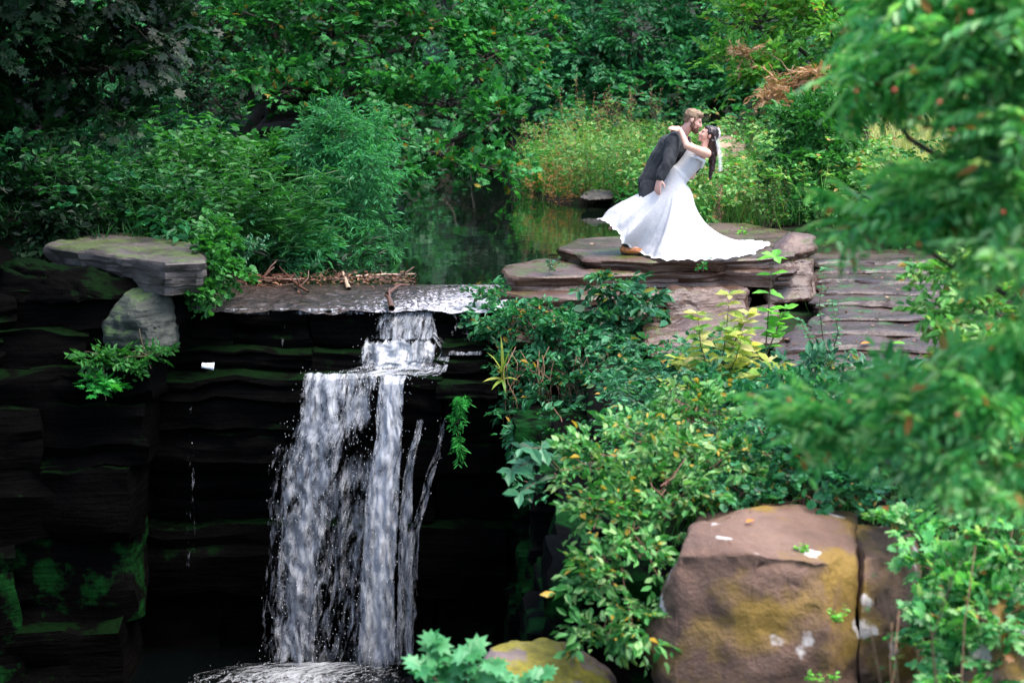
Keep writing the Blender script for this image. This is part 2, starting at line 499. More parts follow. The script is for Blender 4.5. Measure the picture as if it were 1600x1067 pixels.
def hull_mesh(name, pts, seed, cuts=4, amp=0.05, freq=1.6, bevel=0.05):
    bm = bmesh.new()
    for p in pts: bm.verts.new(tuple(p))
    bmesh.ops.convex_hull(bm, input=bm.verts)
    for v in [v for v in bm.verts if not v.link_faces]: bm.verts.remove(v)
    bmesh.ops.dissolve_limit(bm, angle_limit=R(4), verts=bm.verts, edges=bm.edges)
    bmesh.ops.bevel(bm, geom=list(bm.edges), offset=bevel, segments=2, affect='EDGES', profile=0.5, clamp_overlap=True)
    bmesh.ops.triangulate(bm, faces=bm.faces)
    for _ in range(cuts):
        es = [e for e in bm.edges if e.calc_length() > 0.05]
        if not es: break
        bmesh.ops.subdivide_edges(bm, edges=es, cuts=1)
        bmesh.ops.triangulate(bm, faces=bm.faces)
        if len(bm.faces) > 14000: break
    bm.normal_update()
    so = seed * 7.3
    for v in bm.verts:
        p = v.co
        d = fbm(p.x * freq + so, p.y * freq, p.z * freq, 5) * amp + 0.4 * amp * fbm(p.x * 9, p.y * 9 + so, p.z * 9, 4) - 0.35 * amp * abs(fbm(p.x * 4 + so, p.y * 4, p.z * 4, 3))
        # bedding cracks
        d -= 0.5 * amp * max(0, 0.12 - abs(fbm(p.x * 0.8 + so, p.y * 0.8, p.z * 2.4, 2))) / 0.12
        v.co += v.normal * d
    me = bpy.data.meshes.new(name)
    bm.to_mesh(me); bm.free()
    for p in me.polygons: p.use_smooth = True
    me.set_sharp_from_angle(angle=R(45))
    return me


def rock(name, label, cat, pts, seed, mat, group=None, parent=None, **kw):
    me = hull_mesh(name, pts, seed, **kw)
    if parent is not None: return link(name, me, mat, parent)
    P = np.array(pts); c = P.mean(0); c[2] = P[:, 2].min()
    recentre(me, c)
    return tag(link(name, me, mat, loc=c), label, cat, group)


def rough_box(name, cx, cy, cz, sx, sy, sz, rot, seed, mat, parent, k=6, amp=0.06):
    """One block of the layered cliff."""
    rng = np.random.default_rng(seed)
    pts, faces, idx = [], [], {}

    def vid(i, j, l):
        key = (i, j, l)
        if key not in idx:
            idx[key] = len(pts); pts.append((i / k * 2 - 1, j / k * 2 - 1, l / k * 2 - 1))
        return idx[key]
    for a in range(k):
        for b in range(k):
            for s in (0, k):
                q = [(a, b), (a + 1, b), (a + 1, b + 1), (a, b + 1)]
                if s == 0: q = q[::-1]
                faces.append([vid(i, j, s) for i, j in q])
                faces.append([vid(s, i, j) for i, j in q])
                faces.append([vid(j, s, i) for i, j in q])
    P = np.array(pts)
    h = np.array([sx, sy, sz]) / 2
    r = 0.10
    m = np.abs(P)
    # round the edges a little
    cnt = (m > 0.999).sum(1)
    P = P * (1 - 0.018 * np.maximum(0, cnt - 1))[:, None]
    Q = P * h
    off = rng.uniform(-50, 50, 3)
    D = np.array([[fbm(*(q * 2.0 + off)), fbm(*(q * 2.0 + off + 17)), fbm(*(q * 2.0 + off - 23))] for q in Q]) * amp
    D += np.array([[fbm(*(q * 7 + off)), fbm(*(q * 7 + off + 9)), 0.3 * fbm(*(q * 7 + off - 9))] for q in Q]) * amp * 0.35
    D[:, 1] += np.sign(-Q[:, 1]) * 0.0 + 0.07 * np.array([fbm(off[0], off[1] + 0.3 * q[0], (q[2] + cz) * 9.0, 2) for q in Q])
    Q = Q + D
    c, s = math.cos(rot), math.sin(rot)
    W = np.stack([Q[:, 0] * c - Q[:, 1] * s + cx, Q[:, 0] * s + Q[:, 1] * c + cy, Q[:, 2] + cz], 1)
    me = mesh_np(name, W, [np.array(faces)])
    me.set_sharp_from_angle(angle=R(40))
    return link(name, me, mat, parent)


# the cliff behind and beside the falls, laid down in beds
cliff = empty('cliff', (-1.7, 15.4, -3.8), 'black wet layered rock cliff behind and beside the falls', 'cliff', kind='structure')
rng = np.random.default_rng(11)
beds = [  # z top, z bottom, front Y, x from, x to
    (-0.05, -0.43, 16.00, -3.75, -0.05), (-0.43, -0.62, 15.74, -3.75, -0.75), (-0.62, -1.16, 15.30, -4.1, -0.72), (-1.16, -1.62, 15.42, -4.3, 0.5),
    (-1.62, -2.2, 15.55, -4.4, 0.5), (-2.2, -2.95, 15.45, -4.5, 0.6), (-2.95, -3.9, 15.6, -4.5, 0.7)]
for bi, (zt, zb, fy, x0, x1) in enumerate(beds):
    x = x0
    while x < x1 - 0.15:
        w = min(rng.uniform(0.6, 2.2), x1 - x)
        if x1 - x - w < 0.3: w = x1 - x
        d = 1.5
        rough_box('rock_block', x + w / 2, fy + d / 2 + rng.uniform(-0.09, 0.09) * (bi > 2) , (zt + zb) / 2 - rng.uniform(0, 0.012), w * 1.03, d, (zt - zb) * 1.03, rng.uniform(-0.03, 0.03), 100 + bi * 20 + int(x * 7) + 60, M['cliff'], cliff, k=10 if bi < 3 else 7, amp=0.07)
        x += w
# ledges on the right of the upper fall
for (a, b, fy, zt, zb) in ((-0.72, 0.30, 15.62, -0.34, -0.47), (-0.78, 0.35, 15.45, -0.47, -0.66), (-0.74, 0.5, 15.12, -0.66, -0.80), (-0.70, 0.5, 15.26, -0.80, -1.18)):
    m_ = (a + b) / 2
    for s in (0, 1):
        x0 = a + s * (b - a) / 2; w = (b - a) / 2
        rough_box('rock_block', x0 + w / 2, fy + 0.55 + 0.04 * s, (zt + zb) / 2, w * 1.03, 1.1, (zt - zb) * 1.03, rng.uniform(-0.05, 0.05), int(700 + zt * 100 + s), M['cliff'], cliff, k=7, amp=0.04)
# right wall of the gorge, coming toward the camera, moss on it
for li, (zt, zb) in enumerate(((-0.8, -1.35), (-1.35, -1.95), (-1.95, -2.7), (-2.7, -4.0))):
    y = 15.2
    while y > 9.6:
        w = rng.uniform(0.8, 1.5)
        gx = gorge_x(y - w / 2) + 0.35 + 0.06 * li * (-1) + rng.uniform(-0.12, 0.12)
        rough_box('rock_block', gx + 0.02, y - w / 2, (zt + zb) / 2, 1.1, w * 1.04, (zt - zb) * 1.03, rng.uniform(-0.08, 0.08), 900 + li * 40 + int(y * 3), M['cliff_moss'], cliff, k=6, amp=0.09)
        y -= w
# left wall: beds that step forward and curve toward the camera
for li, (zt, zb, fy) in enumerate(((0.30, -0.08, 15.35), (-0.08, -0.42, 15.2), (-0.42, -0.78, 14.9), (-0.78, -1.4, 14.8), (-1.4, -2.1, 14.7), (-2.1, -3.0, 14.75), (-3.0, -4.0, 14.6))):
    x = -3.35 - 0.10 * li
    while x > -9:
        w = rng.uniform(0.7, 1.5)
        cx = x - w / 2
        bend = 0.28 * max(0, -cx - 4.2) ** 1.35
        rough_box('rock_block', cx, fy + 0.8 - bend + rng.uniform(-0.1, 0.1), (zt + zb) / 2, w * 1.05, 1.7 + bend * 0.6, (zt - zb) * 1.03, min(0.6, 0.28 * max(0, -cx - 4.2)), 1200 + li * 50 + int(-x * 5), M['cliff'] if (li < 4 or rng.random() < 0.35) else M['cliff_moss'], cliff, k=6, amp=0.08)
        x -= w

# left bank: the big flat slab lying on a leaning boulder
slab('rock_slab', 'large flat grey slab overhanging the dark bank, resting on a leaning boulder', 'rock',
     pz([(72, 384), (95, 370), (200, 365), (300, 376), (326, 388), (322, 404), (262, 409), (190, 400), (110, 392)], 0.62), 0.62, 0.34, 5, M['grey_slab'], tilt=(-0.015, 0.0), rough=0.07, taper=0.10, layers=4, topn=0.03)
rock('boulder', 'greenish pointed boulder wedged under the large flat slab', 'boulder',
     [at(165, 545, 15.0), at(280, 545, 15.05), at(266, 446, 15.15), at(196, 450, 15.15), at(160, 500, 15.0), at(272, 495, 15.1), at(185, 540, 16.0), at(280, 540, 16.1), at(250, 440, 15.9), at(240, 552, 14.85), at(215, 490, 14.85)], 4, M['green_boulder'], amp=0.05)
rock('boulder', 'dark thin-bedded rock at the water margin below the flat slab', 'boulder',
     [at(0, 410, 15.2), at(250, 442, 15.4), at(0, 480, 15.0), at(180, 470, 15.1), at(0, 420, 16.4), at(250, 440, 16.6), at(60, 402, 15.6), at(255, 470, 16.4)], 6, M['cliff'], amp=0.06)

# the couple's rock: three stacked slabs and broken blocks
SLAB_Z = 0.40
slab('rock_slab', 'broad brown top slab the couple stands on', 'rock',
     pz([(872, 386), (898, 372), (990, 366), (1095, 348), (1165, 348), (1230, 360), (1262, 372), (1262, 390), (1215, 400), (1120, 407), (1010, 407), (930, 404)], SLAB_Z), SLAB_Z, 0.13, 21, M['slab'], rough=0.09, lip=0.025, topn=0.012, layers=3)
slab('rock_slab', 'long second slab projecting below the top slab of the couple\'s rock', 'rock',
     pz([(786, 416), (830, 404), (1000, 400), (1235, 398), (1268, 412), (1225, 427), (1140, 423), (1010, 426), (890, 430), (800, 430)], 0.265), 0.265, 0.17, 22, M['slab'], rough=0.10, layers=3)
slab('rock_slab', 'lowest grey-topped slab under the couple, leaves growing over its edge', 'rock',
     pz([(765, 452), (820, 436), (1000, 428), (1160, 430), (1172, 446), (1060, 456), (960, 462), (830, 466)], 0.09), 0.09, 0.30, 23, M['slab'], rough=0.10, layers=4)
rock('boulder', 'dark overhanging end block jutting from the couple\'s rock toward the terrace', 'boulder',
     [at(1205, 385, 18.0), at(1240, 367, 18.0), at(1275, 370, 18.1), at(1278, 392, 18.0), at(1235, 402, 17.6), at(1210, 402, 17.5), at(1230, 362, 19.2), at(1274, 366, 19.3), at(1274, 400, 19.2), at(1220, 402, 19.0)], 31, M['slab'], amp=0.05)
rock('boulder', 'brown squared block under the end of the couple\'s rock beside the terrace', 'boulder',
     [at(1190, 408, 17.3), at(1272, 404, 17.5), at(1278, 470, 17.2), at(1200, 480, 17.0), at(1190, 410, 18.6), at(1272, 402, 18.8), at(1276, 462, 18.6), at(1195, 470, 18.4)], 32, M['slab'], amp=0.06)
rock('boulder', 'brown block face below the lowest slab behind the yellow sapling', 'boulder',
     [at(1040, 452, 16.1), at(1168, 448, 16.5), at(1172, 520, 16.2), at(1040, 520, 15.9), at(1050, 452, 17.4), at(1168, 446, 17.6), at(1170, 500, 17.4), at(1050, 500, 17.2)], 33, M['slab'], amp=0.06)
rock('boulder', 'low brown rock ledge between the yellow sapling and the terrace steps', 'boulder',
     [at(1000, 505, 15.4), at(1210, 480, 16.2), at(1225, 540, 15.3), at(1010, 560, 14.9), at(1010, 500, 16.6), at(1210, 478, 16.9), at(1220, 520, 16.6), at(1010, 540, 16.3)], 34, M['slab'], amp=0.06)
rock('boulder', 'rust-brown rock face hidden behind the cliff-side shrubs beside the falls', 'boulder',
     [at(790, 470, 16.2), at(960, 470, 16.3), at(1000, 560, 15.9), at(980, 700, 15.3), at(800, 680, 15.4), at(775, 560, 15.7), at(800, 470, 17.6), at(960, 470, 17.6), at(980, 650, 16.8), at(800, 650, 16.8)], 35, M['slab'], amp=0.10)

# terrace of wet steps on the right
step_rows = [(397, 0.13, 1270, 1440), (411, 0.10, 1275, 1445), (426, 0.065, 1270, 1452), (443, 0.03, 1272, 1470), (460, -0.01, 1268, 1480), (479, -0.055, 1275, 1490), (500, -0.10, 1262, 1495), (522, -0.15, 1230, 1510), (548, -0.205, 1215, 1530), (575, -0.265, 1200, 1590), (606, -0.33, 1160, 1620)]
words_ = ['farthest wet terrace step by the bank, strewn with twigs', 'second wet terrace step from the far bank', 'third wet terrace step from the far bank', 'fourth wet terrace step from the far bank', 'fifth wet terrace step, beside the end block of the couple\'s rock',
          'sixth wet terrace step, half way down the terrace', 'pale shiny terrace step beside the leafy sprigs', 'terrace step with the orange fallen leaf on it', 'terrace step with a dark crevice along its front edge', 'second terrace step from the bramble edge', 'nearest terrace step, brown and half hidden by brambles']
for i, (py, z, xa, xb) in enumerate(step_rows):
    rr = random.Random(50 + i)
    nxt = step_rows[i + 1][0] if i + 1 < len(step_rows) else 640
    pb = py - 7 - i
    P = [(xa, py + rr.uniform(-2, 2)), (xa + 15, pb), ((xa + xb) / 2, pb - rr.uniform(0, 4)), (xb, pb), (xb + 40, py), (xb + 20, nxt - 2 - rr.uniform(0, 4)), ((xa * 1 + xb * 2) / 3, nxt - rr.uniform(0, 5)), ((xa * 2 + xb) / 3, nxt - 3 - rr.uniform(-3, 4)), (xa + 4, nxt - 3)]
    slab('stone_step', words_[i], 'step', pz(P, z), z, 0.14, 60 + i, M['step'], group='wet stone steps of the terrace', rough=0.10, lip=0.03, topn=0.022, layers=3, tilt=(rr.uniform(-0.006, 0.006), 0.004))

# foreground boulders
BZ = 8.6
rock('boulder', 'big squared brown boulder with white lichen spots under the brambles', 'boulder',
     [at(1075, 822, BZ + 0.25), at(1160, 800, BZ + 0.7), at(1255, 790, BZ + 0.95), at(1340, 800, BZ + 0.95), at(1345, 860, BZ + 0.25), at(1292, 876, BZ - 0.12), at(1180, 862, BZ - 0.14), at(1058, 868, BZ - 0.04),
      at(1336, 905, BZ + 0.05), at(1340, 1140, BZ - 0.1), at(1300, 1150, BZ - 0.28), at(1160, 1150, BZ - 0.28), at(1055, 1140, BZ - 0.2), at(1012, 985, BZ + 0.02), at(1010, 1010, BZ + 0.3), at(1180, 960, BZ - 0.20), at(1290, 960, BZ - 0.2),
      at(1090, 800, BZ + 1.4), at(1340, 800, BZ + 1.5), at(1340, 1100, BZ + 1.4), at(1040, 1100, BZ + 1.2)], 41, M['boulder'], amp=0.038, bevel=0.018, cuts=6)
rock('boulder', 'darker cracked boulder jammed against the lichen-spotted one', 'boulder',
     [at(1335, 815, BZ + 0.7), at(1385, 822, BZ + 0.7), at(1410, 868, BZ + 0.3), at(1350, 872, BZ + 0.2), at(1438, 905, BZ + 0.4), at(1350, 930, BZ + 0.05), at(1440, 940, BZ + 0.25), at(1445, 1140, BZ + 0.2), at(1345, 1140, BZ - 0.02), at(1340, 980, BZ - 0.02), at(1430, 1000, BZ + 0.1), at(1345, 820, BZ + 1.4), at(1430, 840, BZ + 1.4), at(1445, 1100, BZ + 1.4)], 48, M['boulder'], amp=0.04, bevel=0.018, cuts=5)
rock('boulder', 'low rounded boulder with a yellow moss cap at the foot of the brambles', 'boulder',
     [at(722, 1075, 8.4), at(760, 1008, 8.8), at(880, 1002, 9.0), at(930, 1030, 8.9), at(980, 1100, 8.5), at(740, 1130, 8.2), at(960, 1130, 8.2), at(780, 1020, 9.6), at(930, 1030, 9.7), at(840, 1000, 9.2)], 42, M['mossy_boulder'], amp=0.05)
rock('boulder', 'grey-brown rock showing through leaves at the lower corner of the bank', 'boulder',
     [at(1500, 960, 8.0), at(1600, 930, 8.0), at(1640, 1100, 7.6), at(1480, 1120, 7.6), at(1520, 960, 8.8), at(1640, 940, 8.8), at(1640, 1100, 8.8), at(1500, 1100, 8.8)], 43, M['boulder'], amp=0.06)
# stones at the far bank
rock('boulder', 'tan sandstone boulder on the far bank behind the bride\'s hair', 'boulder',
     [at(1118, 218, 27), at(1150, 214, 27.2), at(1165, 230, 27), at(1168, 330, 26.8), at(1110, 330, 26.7), at(1112, 238, 26.8), at(1130, 214, 28.2), at(1160, 220, 28.2), at(1115, 330, 28), at(1168, 330, 28)], 44, M['tan_rock'], amp=0.06)
rock('boulder', 'flat grey stone at the pool edge among the far-bank weeds', 'boulder',
     [at(902, 306, 28.2), at(925, 298, 28.4), at(955, 300, 28.4), at(960, 310, 28.2), at(910, 314, 28.0), at(920, 298, 29.2), at(955, 300, 29.2), at(912, 312, 29), at(955, 312, 29)], 45, M['grey_slab'], amp=0.05)

# ------------------------------------------------------------------ water
def water_mat(name, deep, rough=0.04, bump=0.12, scale=3.0, stretch=(1, 1, 1)):
    m, nt, bs, out = new_mat(name)
    geo = N(nt, 'ShaderNodeNewGeometry')
    mp = N(nt, 'ShaderNodeMapping'); mp.inputs['Scale'].default_value = stretch; nt.links.new(geo.outputs['Position'], mp.inputs['Vector'])
    n1 = N(nt, 'ShaderNodeTexNoise', Scale=scale, Detail=3.0); nt.links.new(mp.outputs[0], n1.inputs['Vector'])
    b = N(nt, 'ShaderNodeBump', Strength=bump, Distance=0.05); nt.links.new(n1.outputs['Fac'], b.inputs['Height'])
    bs.inputs['Base Color'].default_value = (*deep, 1)
    bs.inputs['Roughness'].default_value = rough
    bs.inputs['IOR'].default_value = 1.33
    nt.links.new(b.outputs[0], bs.inputs['Normal'])
    return m


def foam_mat(name, su, sv, k=1.6, lo=0.47, hi=0.60, tint=(0.80, 0.84, 0.90)):
    m, nt, bs, out = new_mat(name)
    uv = N(nt, 'ShaderNodeTexCoord')
    at_ = N(nt, 'ShaderNodeAttribute', attribute_name='dens')

    def nz(a, b_, s, d):
        mp = N(nt, 'ShaderNodeMapping'); mp.inputs['Scale'].default_value = (a, b_, 1); nt.links.new(uv.outputs['UV'], mp.inputs['Vector'])
        n = N(nt, 'ShaderNodeTexNoise', Scale=s, Detail=d, Roughness=0.62, Distortion=0.7); nt.links.new(mp.outputs[0], n.inputs['Vector'])
        return n.outputs['Fac']
    a = nz(su, sv, 1.0, 4.0); b_ = nz(su * 2.6, sv * 3.2, 1.0, 5.0)
    v = math_(nt, 'ADD', math_(nt, 'MULTIPLY', a, 0.6), math_(nt, 'MULTIPLY', b_, 0.4))
    d = math_(nt, 'MULTIPLY', math_(nt, 'SUBTRACT', at_.outputs['Fac'], 0.5), k * 0.35)
    v = math_(nt, 'ADD', v, d)
    al = ramp(nt, v, [(lo, 0.0), (hi, 1.0)])
    bs.inputs['Base Color'].default_value = (*tint, 1)
    bs.inputs['Roughness'].default_value = 0.3
    bp = N(nt, 'ShaderNodeBump', Strength=0.7, Distance=0.03); nt.links.new(v, bp.inputs['Height']); nt.links.new(bp.outputs[0], bs.inputs['Normal'])
    tl = N(nt, 'ShaderNodeBsdfTranslucent'); tl.inputs[0].default_value = (*tint, 1)
    ms = N(nt, 'ShaderNodeMixShader'); ms.inputs[0].default_value = 0.3
    nt.links.new(bs.outputs[0], ms.inputs[1]); nt.links.new(tl.outputs[0], ms.inputs[2])
    tr = N(nt, 'ShaderNodeBsdfTransparent')
    mx = N(nt, 'ShaderNodeMixShader')
    nt.links.new(al.outputs[0], mx.inputs[0]); nt.links.new(tr.outputs[0], mx.inputs[1]); nt.links.new(ms.outputs[0], mx.inputs[2])
    nt.links.new(mx.outputs[0], out.inputs[0])
    return m


M['pool'] = water_mat('still_dark_water', (0.003, 0.006, 0.004), 0.03, 0.10, 1.6, (1, 0.6, 1))
M['plunge'] = water_mat('black_plunge_water', (0.001, 0.0015, 0.0015), 0.06, 0.25, 6.0)
M['foam'] = foam_mat('falling_white_water', 15, 3.6, k=1.6, lo=0.42, hi=0.72, tint=(0.50, 0.52, 0.56))
M['veil'] = foam_mat('thin_water_veil', 18, 3.2, lo=0.44, hi=0.74, tint=(0.44, 0.46, 0.50))
M['splash'] = foam_mat('churned_white_water', 14, 9, lo=0.47, hi=0.68, tint=(0.46, 0.48, 0.52))
M['drop'] = plain_mat('white_water_drops', (0.55, 0.58, 0.62), 0.25, 0.05)


def shelf_mat():
    """Shallow water sliding over brown rock with broken foam near the lip."""
    m, nt, bs, out = new_mat('shallow_riffle_water')
    geo = N(nt, 'ShaderNodeNewGeometry')
    sep = N(nt, 'ShaderNodeSeparateXYZ'); nt.links.new(geo.outputs['Position'], sep.inputs[0])
    mp = N(nt, 'ShaderNodeMapping'); mp.inputs['Scale'].default_value = (1.0, 1.0, 1); nt.links.new(geo.outputs['Position'], mp.inputs['Vector'])
    n1 = N(nt, 'ShaderNodeTexNoise', Scale=7.0, Detail=5.0, Roughness=0.65); nt.links.new(mp.outputs[0], n1.inputs['Vector'])
    n2 = N(nt, 'ShaderNodeTexNoise', Scale=24.0, Detail=5.0, Roughness=0.7); nt.links.new(mp.outputs[0], n2.inputs['Vector'])
    rock_c = ramp(nt, n1.outputs['Fac'], [(0.35, (0.008, 0.006, 0.005)), (0.65, (0.05, 0.036, 0.031))])
    # foam gathers where the current is fast: a band near the lip on the fall's side
    fx = math_(nt, 'MULTIPLY', math_(nt, 'ADD', sep.outputs['X'], 2.3), 0.16, clamp=True)
    fy = math_(nt, 'MULTIPLY', math_(nt, 'SUBTRACT', 17.4, sep.outputs['Y']), 0.10, clamp=True)
    v = math_(nt, 'ADD', n2.outputs['Fac'], math_(nt, 'ADD', fx, fy))
    f = ramp(nt, v, [(0.76, 0.0), (0.93, 0.9)])
    col = mixc(nt, f.outputs[0], rock_c.outputs[0], (0.5, 0.5, 0.56))
    nt.links.new(col, bs.inputs['Base Color'])
    bs.inputs['Specular IOR Level'].default_value = 0.3
    bs.inputs['Roughness'].default_value = 0.14
    b1 = N(nt, 'ShaderNodeBump', Strength=0.6, Distance=0.03); nt.links.new(n2.outputs['Fac'], b1.inputs['Height'])
    b2 = N(nt, 'ShaderNodeBump', Strength=0.6, Distance=0.06); nt.links.new(n1.outputs['Fac'], b2.inputs['Height']); nt.links.new(b1.outputs[0], b2.inputs['Normal'])
    nt.links.new(b2.outputs[0], bs.inputs['Normal'])
    return m


M['shelf'] = shelf_mat()


def grid_mesh(name, X, Y, Z, uv=None, attr=None):
    ny, nx = X.shape
    V = np.stack([X, Y, Z], -1).reshape(-1, 3)
    i = np.arange(nx * ny).reshape(ny, nx)
    f = np.stack([i[:-1, :-1], i[:-1, 1:], i[1:, 1:], i[1:, :-1]], -1).reshape(-1, 4)
    return mesh_np(name, V, [f], uv=uv, attr=attr)


X, Y = np.meshgrid(np.linspace(-4.2, 4.2, 40), np.linspace(17.6, 42, 60))
tag(link('pool_water', grid_mesh('pool_water', X, Y, np.full(X.shape, 0.0)), M['pool']), 'still dark pool reflecting the trees above the falls', 'water', kind='structure')
X, Y = np.meshgrid(np.linspace(-3.6, 0.05, 130), np.linspace(15.93, 17.75, 64))
Z = np.empty(X.shape)
for i in range(X.shape[0]):
    for j in range(X.shape[1]):
        x, y = X[i, j], Y[i, j]
        e = min(1.0, (17.75 - y) / 0.5)
        Z[i, j] = 0.004 + e * (0.035 * fbm(x * 2.2, y * 3, 1) + 0.02 * fbm(x * 7, y * 7, 4)) - 0.05 * max(0, (16.12 - y) / 0.2) ** 2 * 1.0
tag(link('stream_water', grid_mesh('stream_water', X, Y, Z), M['shelf']), 'shallow riffle of water sliding over the rock shelf to the lip', 'water', kind='structure')
X, Y = np.meshgrid(np.linspace(-6.5, 1.2, 50), np.linspace(2, 15.6, 60))
tag(link('plunge_pool_water', grid_mesh('plunge_pool_water', X, Y, np.full(X.shape, -3.6)), M['plunge']), 'black plunge pool at the foot of the falls', 'water', kind='structure')

falls = empty('waterfall', at(560, 1045, 15.0), 'white waterfall tumbling in two steps over the black ledges', 'waterfall', kind='structure')
DROPS = []


def sheet(name, secs, mat, dens, nu=28, nv=70, seed=1, wob=0.03, drops=0, spread=0.05, bulge=0.0, top_fade=0.05, bot_fade=0.04, ragged=0.0):
    """secs: (pxL, pxR, py, Y) from top to bottom; a draped sheet of falling water."""
    s = np.array(secs, float)
    t = np.linspace(0, 1, len(s)); tv = np.linspace(0, 1, nv)
    I = lambda k: np.interp(tv, t, s[:, k])
    pl, pr, py, yy = I(0), I(1), I(2), I(3)
    ker = np.array([1, 2, 3, 2, 1]) / 9.0
    sm = lambda a: np.convolve(np.pad(a, 2, mode='edge'), ker, 'valid')
    pl, pr, yy = sm(pl), sm(pr), sm(yy)
    V = np.zeros((nv, nu, 3)); U = np.zeros((nv, nu, 2)); D = np.zeros((nv, nu))
    u = np.linspace(0, 1, nu)
    run = 0.0; prev = None
    for i in range(nv):
        A, B = at(pl[i], py[i], yy[i]), at(pr[i], py[i], yy[i])
        mid = (A + B) / 2
        if prev is not None: run += np.linalg.norm(mid - prev)
        prev = mid
        for j in range(nu):
            p = A + (B - A) * u[j]
            p = p + np.array([0.4 * wob * fbm(p[0] * 5, run * 2, seed), -bulge * math.sin(math.pi * u[j]) - wob * (fbm(p[0] * 9, run * 1.5, seed) + 0.6 * fbm(p[0] * 22, run * 5, seed + 3)), 0])
            p[2] += ragged * (0.6 * fbm(u[j] * 7, seed, 2.0) + 0.5 * fbm(u[j] * 23, seed, 5.0)) * (1 - tv[i]) ** 2
            V[i, j] = p
            U[i, j] = (u[j] * np.linalg.norm(B - A), run)
            D[i, j] = dens(u[j], tv[i]) - 0.55 * (1 - float(smooth01(min(u[j], 1 - u[j]) / 0.09 + 0.15 * fbm(run * 4, u[j] * 3, seed)))) - 0.5 * (1 - float(smooth01(tv[i] / top_fade))) - 0.5 * (1 - float(smooth01((1 - tv[i]) / bot_fade)))
    o = link(name, grid_mesh(name, V[..., 0], V[..., 1], V[..., 2], uv=U.reshape(-1, 2), attr={'dens': D.ravel()}), mat, falls)
    r2 = np.random.default_rng(seed)
    for _ in range(int(drops * 0.15)):
        i = r2.integers(0, nv); j = r2.integers(0, nu)
        if r2.random() > D[i, j] + 0.25: continue
        p = V[i, j] + r2.normal(0, spread * 0.7, 3) * np.array([1.3, 0.8, 1.0]) + np.array([0, -0.04, 0])
        DROPS.append((p, r2.uniform(0.0012, 0.0034), r2.uniform(1.5, 6)))
    return o


edge = lambda u, w=0.18: min(1.0, min(u, 1 - u) / w)
# first chute off the lip, and the bright step below it
sheet('cascade', [(588, 684, 482, 16.05), (588, 684, 490, 15.97), (584, 682, 505, 15.90), (580, 680, 532, 15.82)], M['foam'], lambda u, v: 0.42 + 0.18 * v * edge(u), nv=40, seed=2, drops=900)
sheet('cascade', [(560, 690, 530, 15.72), (556, 692, 538, 15.66), (556, 690, 560, 15.58), (552, 680, 576, 15.52)], M['foam'], lambda u, v: 0.52 + 0.24 * edge(u, 0.3), nv=40, seed=3, wob=0.12, drops=1000, spread=0.06, top_fade=0.35, ragged=0.16)
sheet('splash', [(552, 690, 566, 15.62), (530, 700, 577, 15.40), (500, 702, 584, 15.30), (470, 700, 589, 15.24)], M['splash'], lambda u, v: 0.44 + 0.22 * edge(u, 0.45) - 0.15 * v * (u < 0.35), top_fade=0.3, bot_fade=0.2, ragged=0.05, nv=30, nu=50, seed=4, wob=0.03, drops=900)
# the main fall: left stream, broken middle, right stream, thin side threads
sheet('cascade', [(466, 600, 582, 15.24), (464, 596, 592, 15.16), (462, 590, 620, 15.10), (458, 584, 680, 15.04), (446, 576, 730, 15.02)], M['foam'], lambda u, v: 0.56 + 0.10 * edge(u) - 0.10 * (u > 0.55), seed=5, wob=0.07, drops=2600, spread=0.06, bot_fade=0.4)
sheet('cascade', [(464, 540, 640, 15.08), (446, 540, 690, 15.02), (436, 528, 760, 15.0), (430, 510, 850, 14.98), (428, 500, 950, 14.96), (424, 496, 1046, 14.95)], M['foam'], lambda u, v: 0.44 + 0.24 * edge(u, 0.5), top_fade=0.12, nv=110, seed=6, wob=0.08, drops=3800, spread=0.08)
sheet('cascade', [(590, 642, 584, 15.22), (588, 636, 600, 15.14), (584, 630, 680, 15.06), (568, 626, 780, 15.0), (562, 620, 900, 14.97), (552, 622, 1052, 14.95)], M['foam'], lambda u, v: 0.56 + 0.34 * edge(u, 0.5), nv=120, seed=7, wob=0.05, drops=3600, spread=0.05)
sheet('cascade', [(480, 610, 660, 15.16), (470, 605, 740, 15.12), (460, 600, 850, 15.1), (450, 600, 960, 15.06), (440, 610, 1046, 15.04)], M['veil'], lambda u, v: 0.41 + 0.16 * (1 - v), nu=44, nv=110, seed=8, wob=0.08, drops=3000, spread=0.09, top_fade=0.3)
sheet('cascade', [(420, 470, 690, 15.04), (412, 460, 760, 15.02), (410, 450, 880, 15.0), (404, 450, 1044, 14.98)], M['veil'], lambda u, v: 0.24 + 0.16 * edge(u), seed=9, wob=0.07, drops=350, spread=0.07)
sheet('cascade', [(652, 662, 650, 15.12), (644, 656, 690, 15.08), (628, 646, 740, 15.05), (620, 648, 850, 15.0), (616, 646, 1050, 14.97)], M['veil'], lambda u, v: 0.50 + 0.12 * edge(u), nu=10, seed=10, wob=0.04, drops=375, spread=0.05)
sheet('cascade', [(690, 698, 640, 15.1), (680, 692, 700, 15.06), (662, 678, 750, 15.03), (640, 658, 830, 15.0), (634, 650, 1050, 14.97)], M['veil'], lambda u, v: 0.48, nu=8, seed=12, wob=0.04, drops=225, spread=0.035)
sheet('cascade', [(664, 676, 492, 15.96), (668, 684, 520, 15.86), (690, 706, 548, 15.66), (664, 700, 585, 15.3)], M['veil'], lambda u, v: 0.52, nu=10, nv=40, seed=13, drops=10)
sheet('cascade', [(690, 756, 484, 15.98), (700, 752, 500, 15.9), (704, 748, 536, 15.68)], M['veil'], lambda u, v: 0.34, nv=30, seed=14, drops=16, spread=0.03)
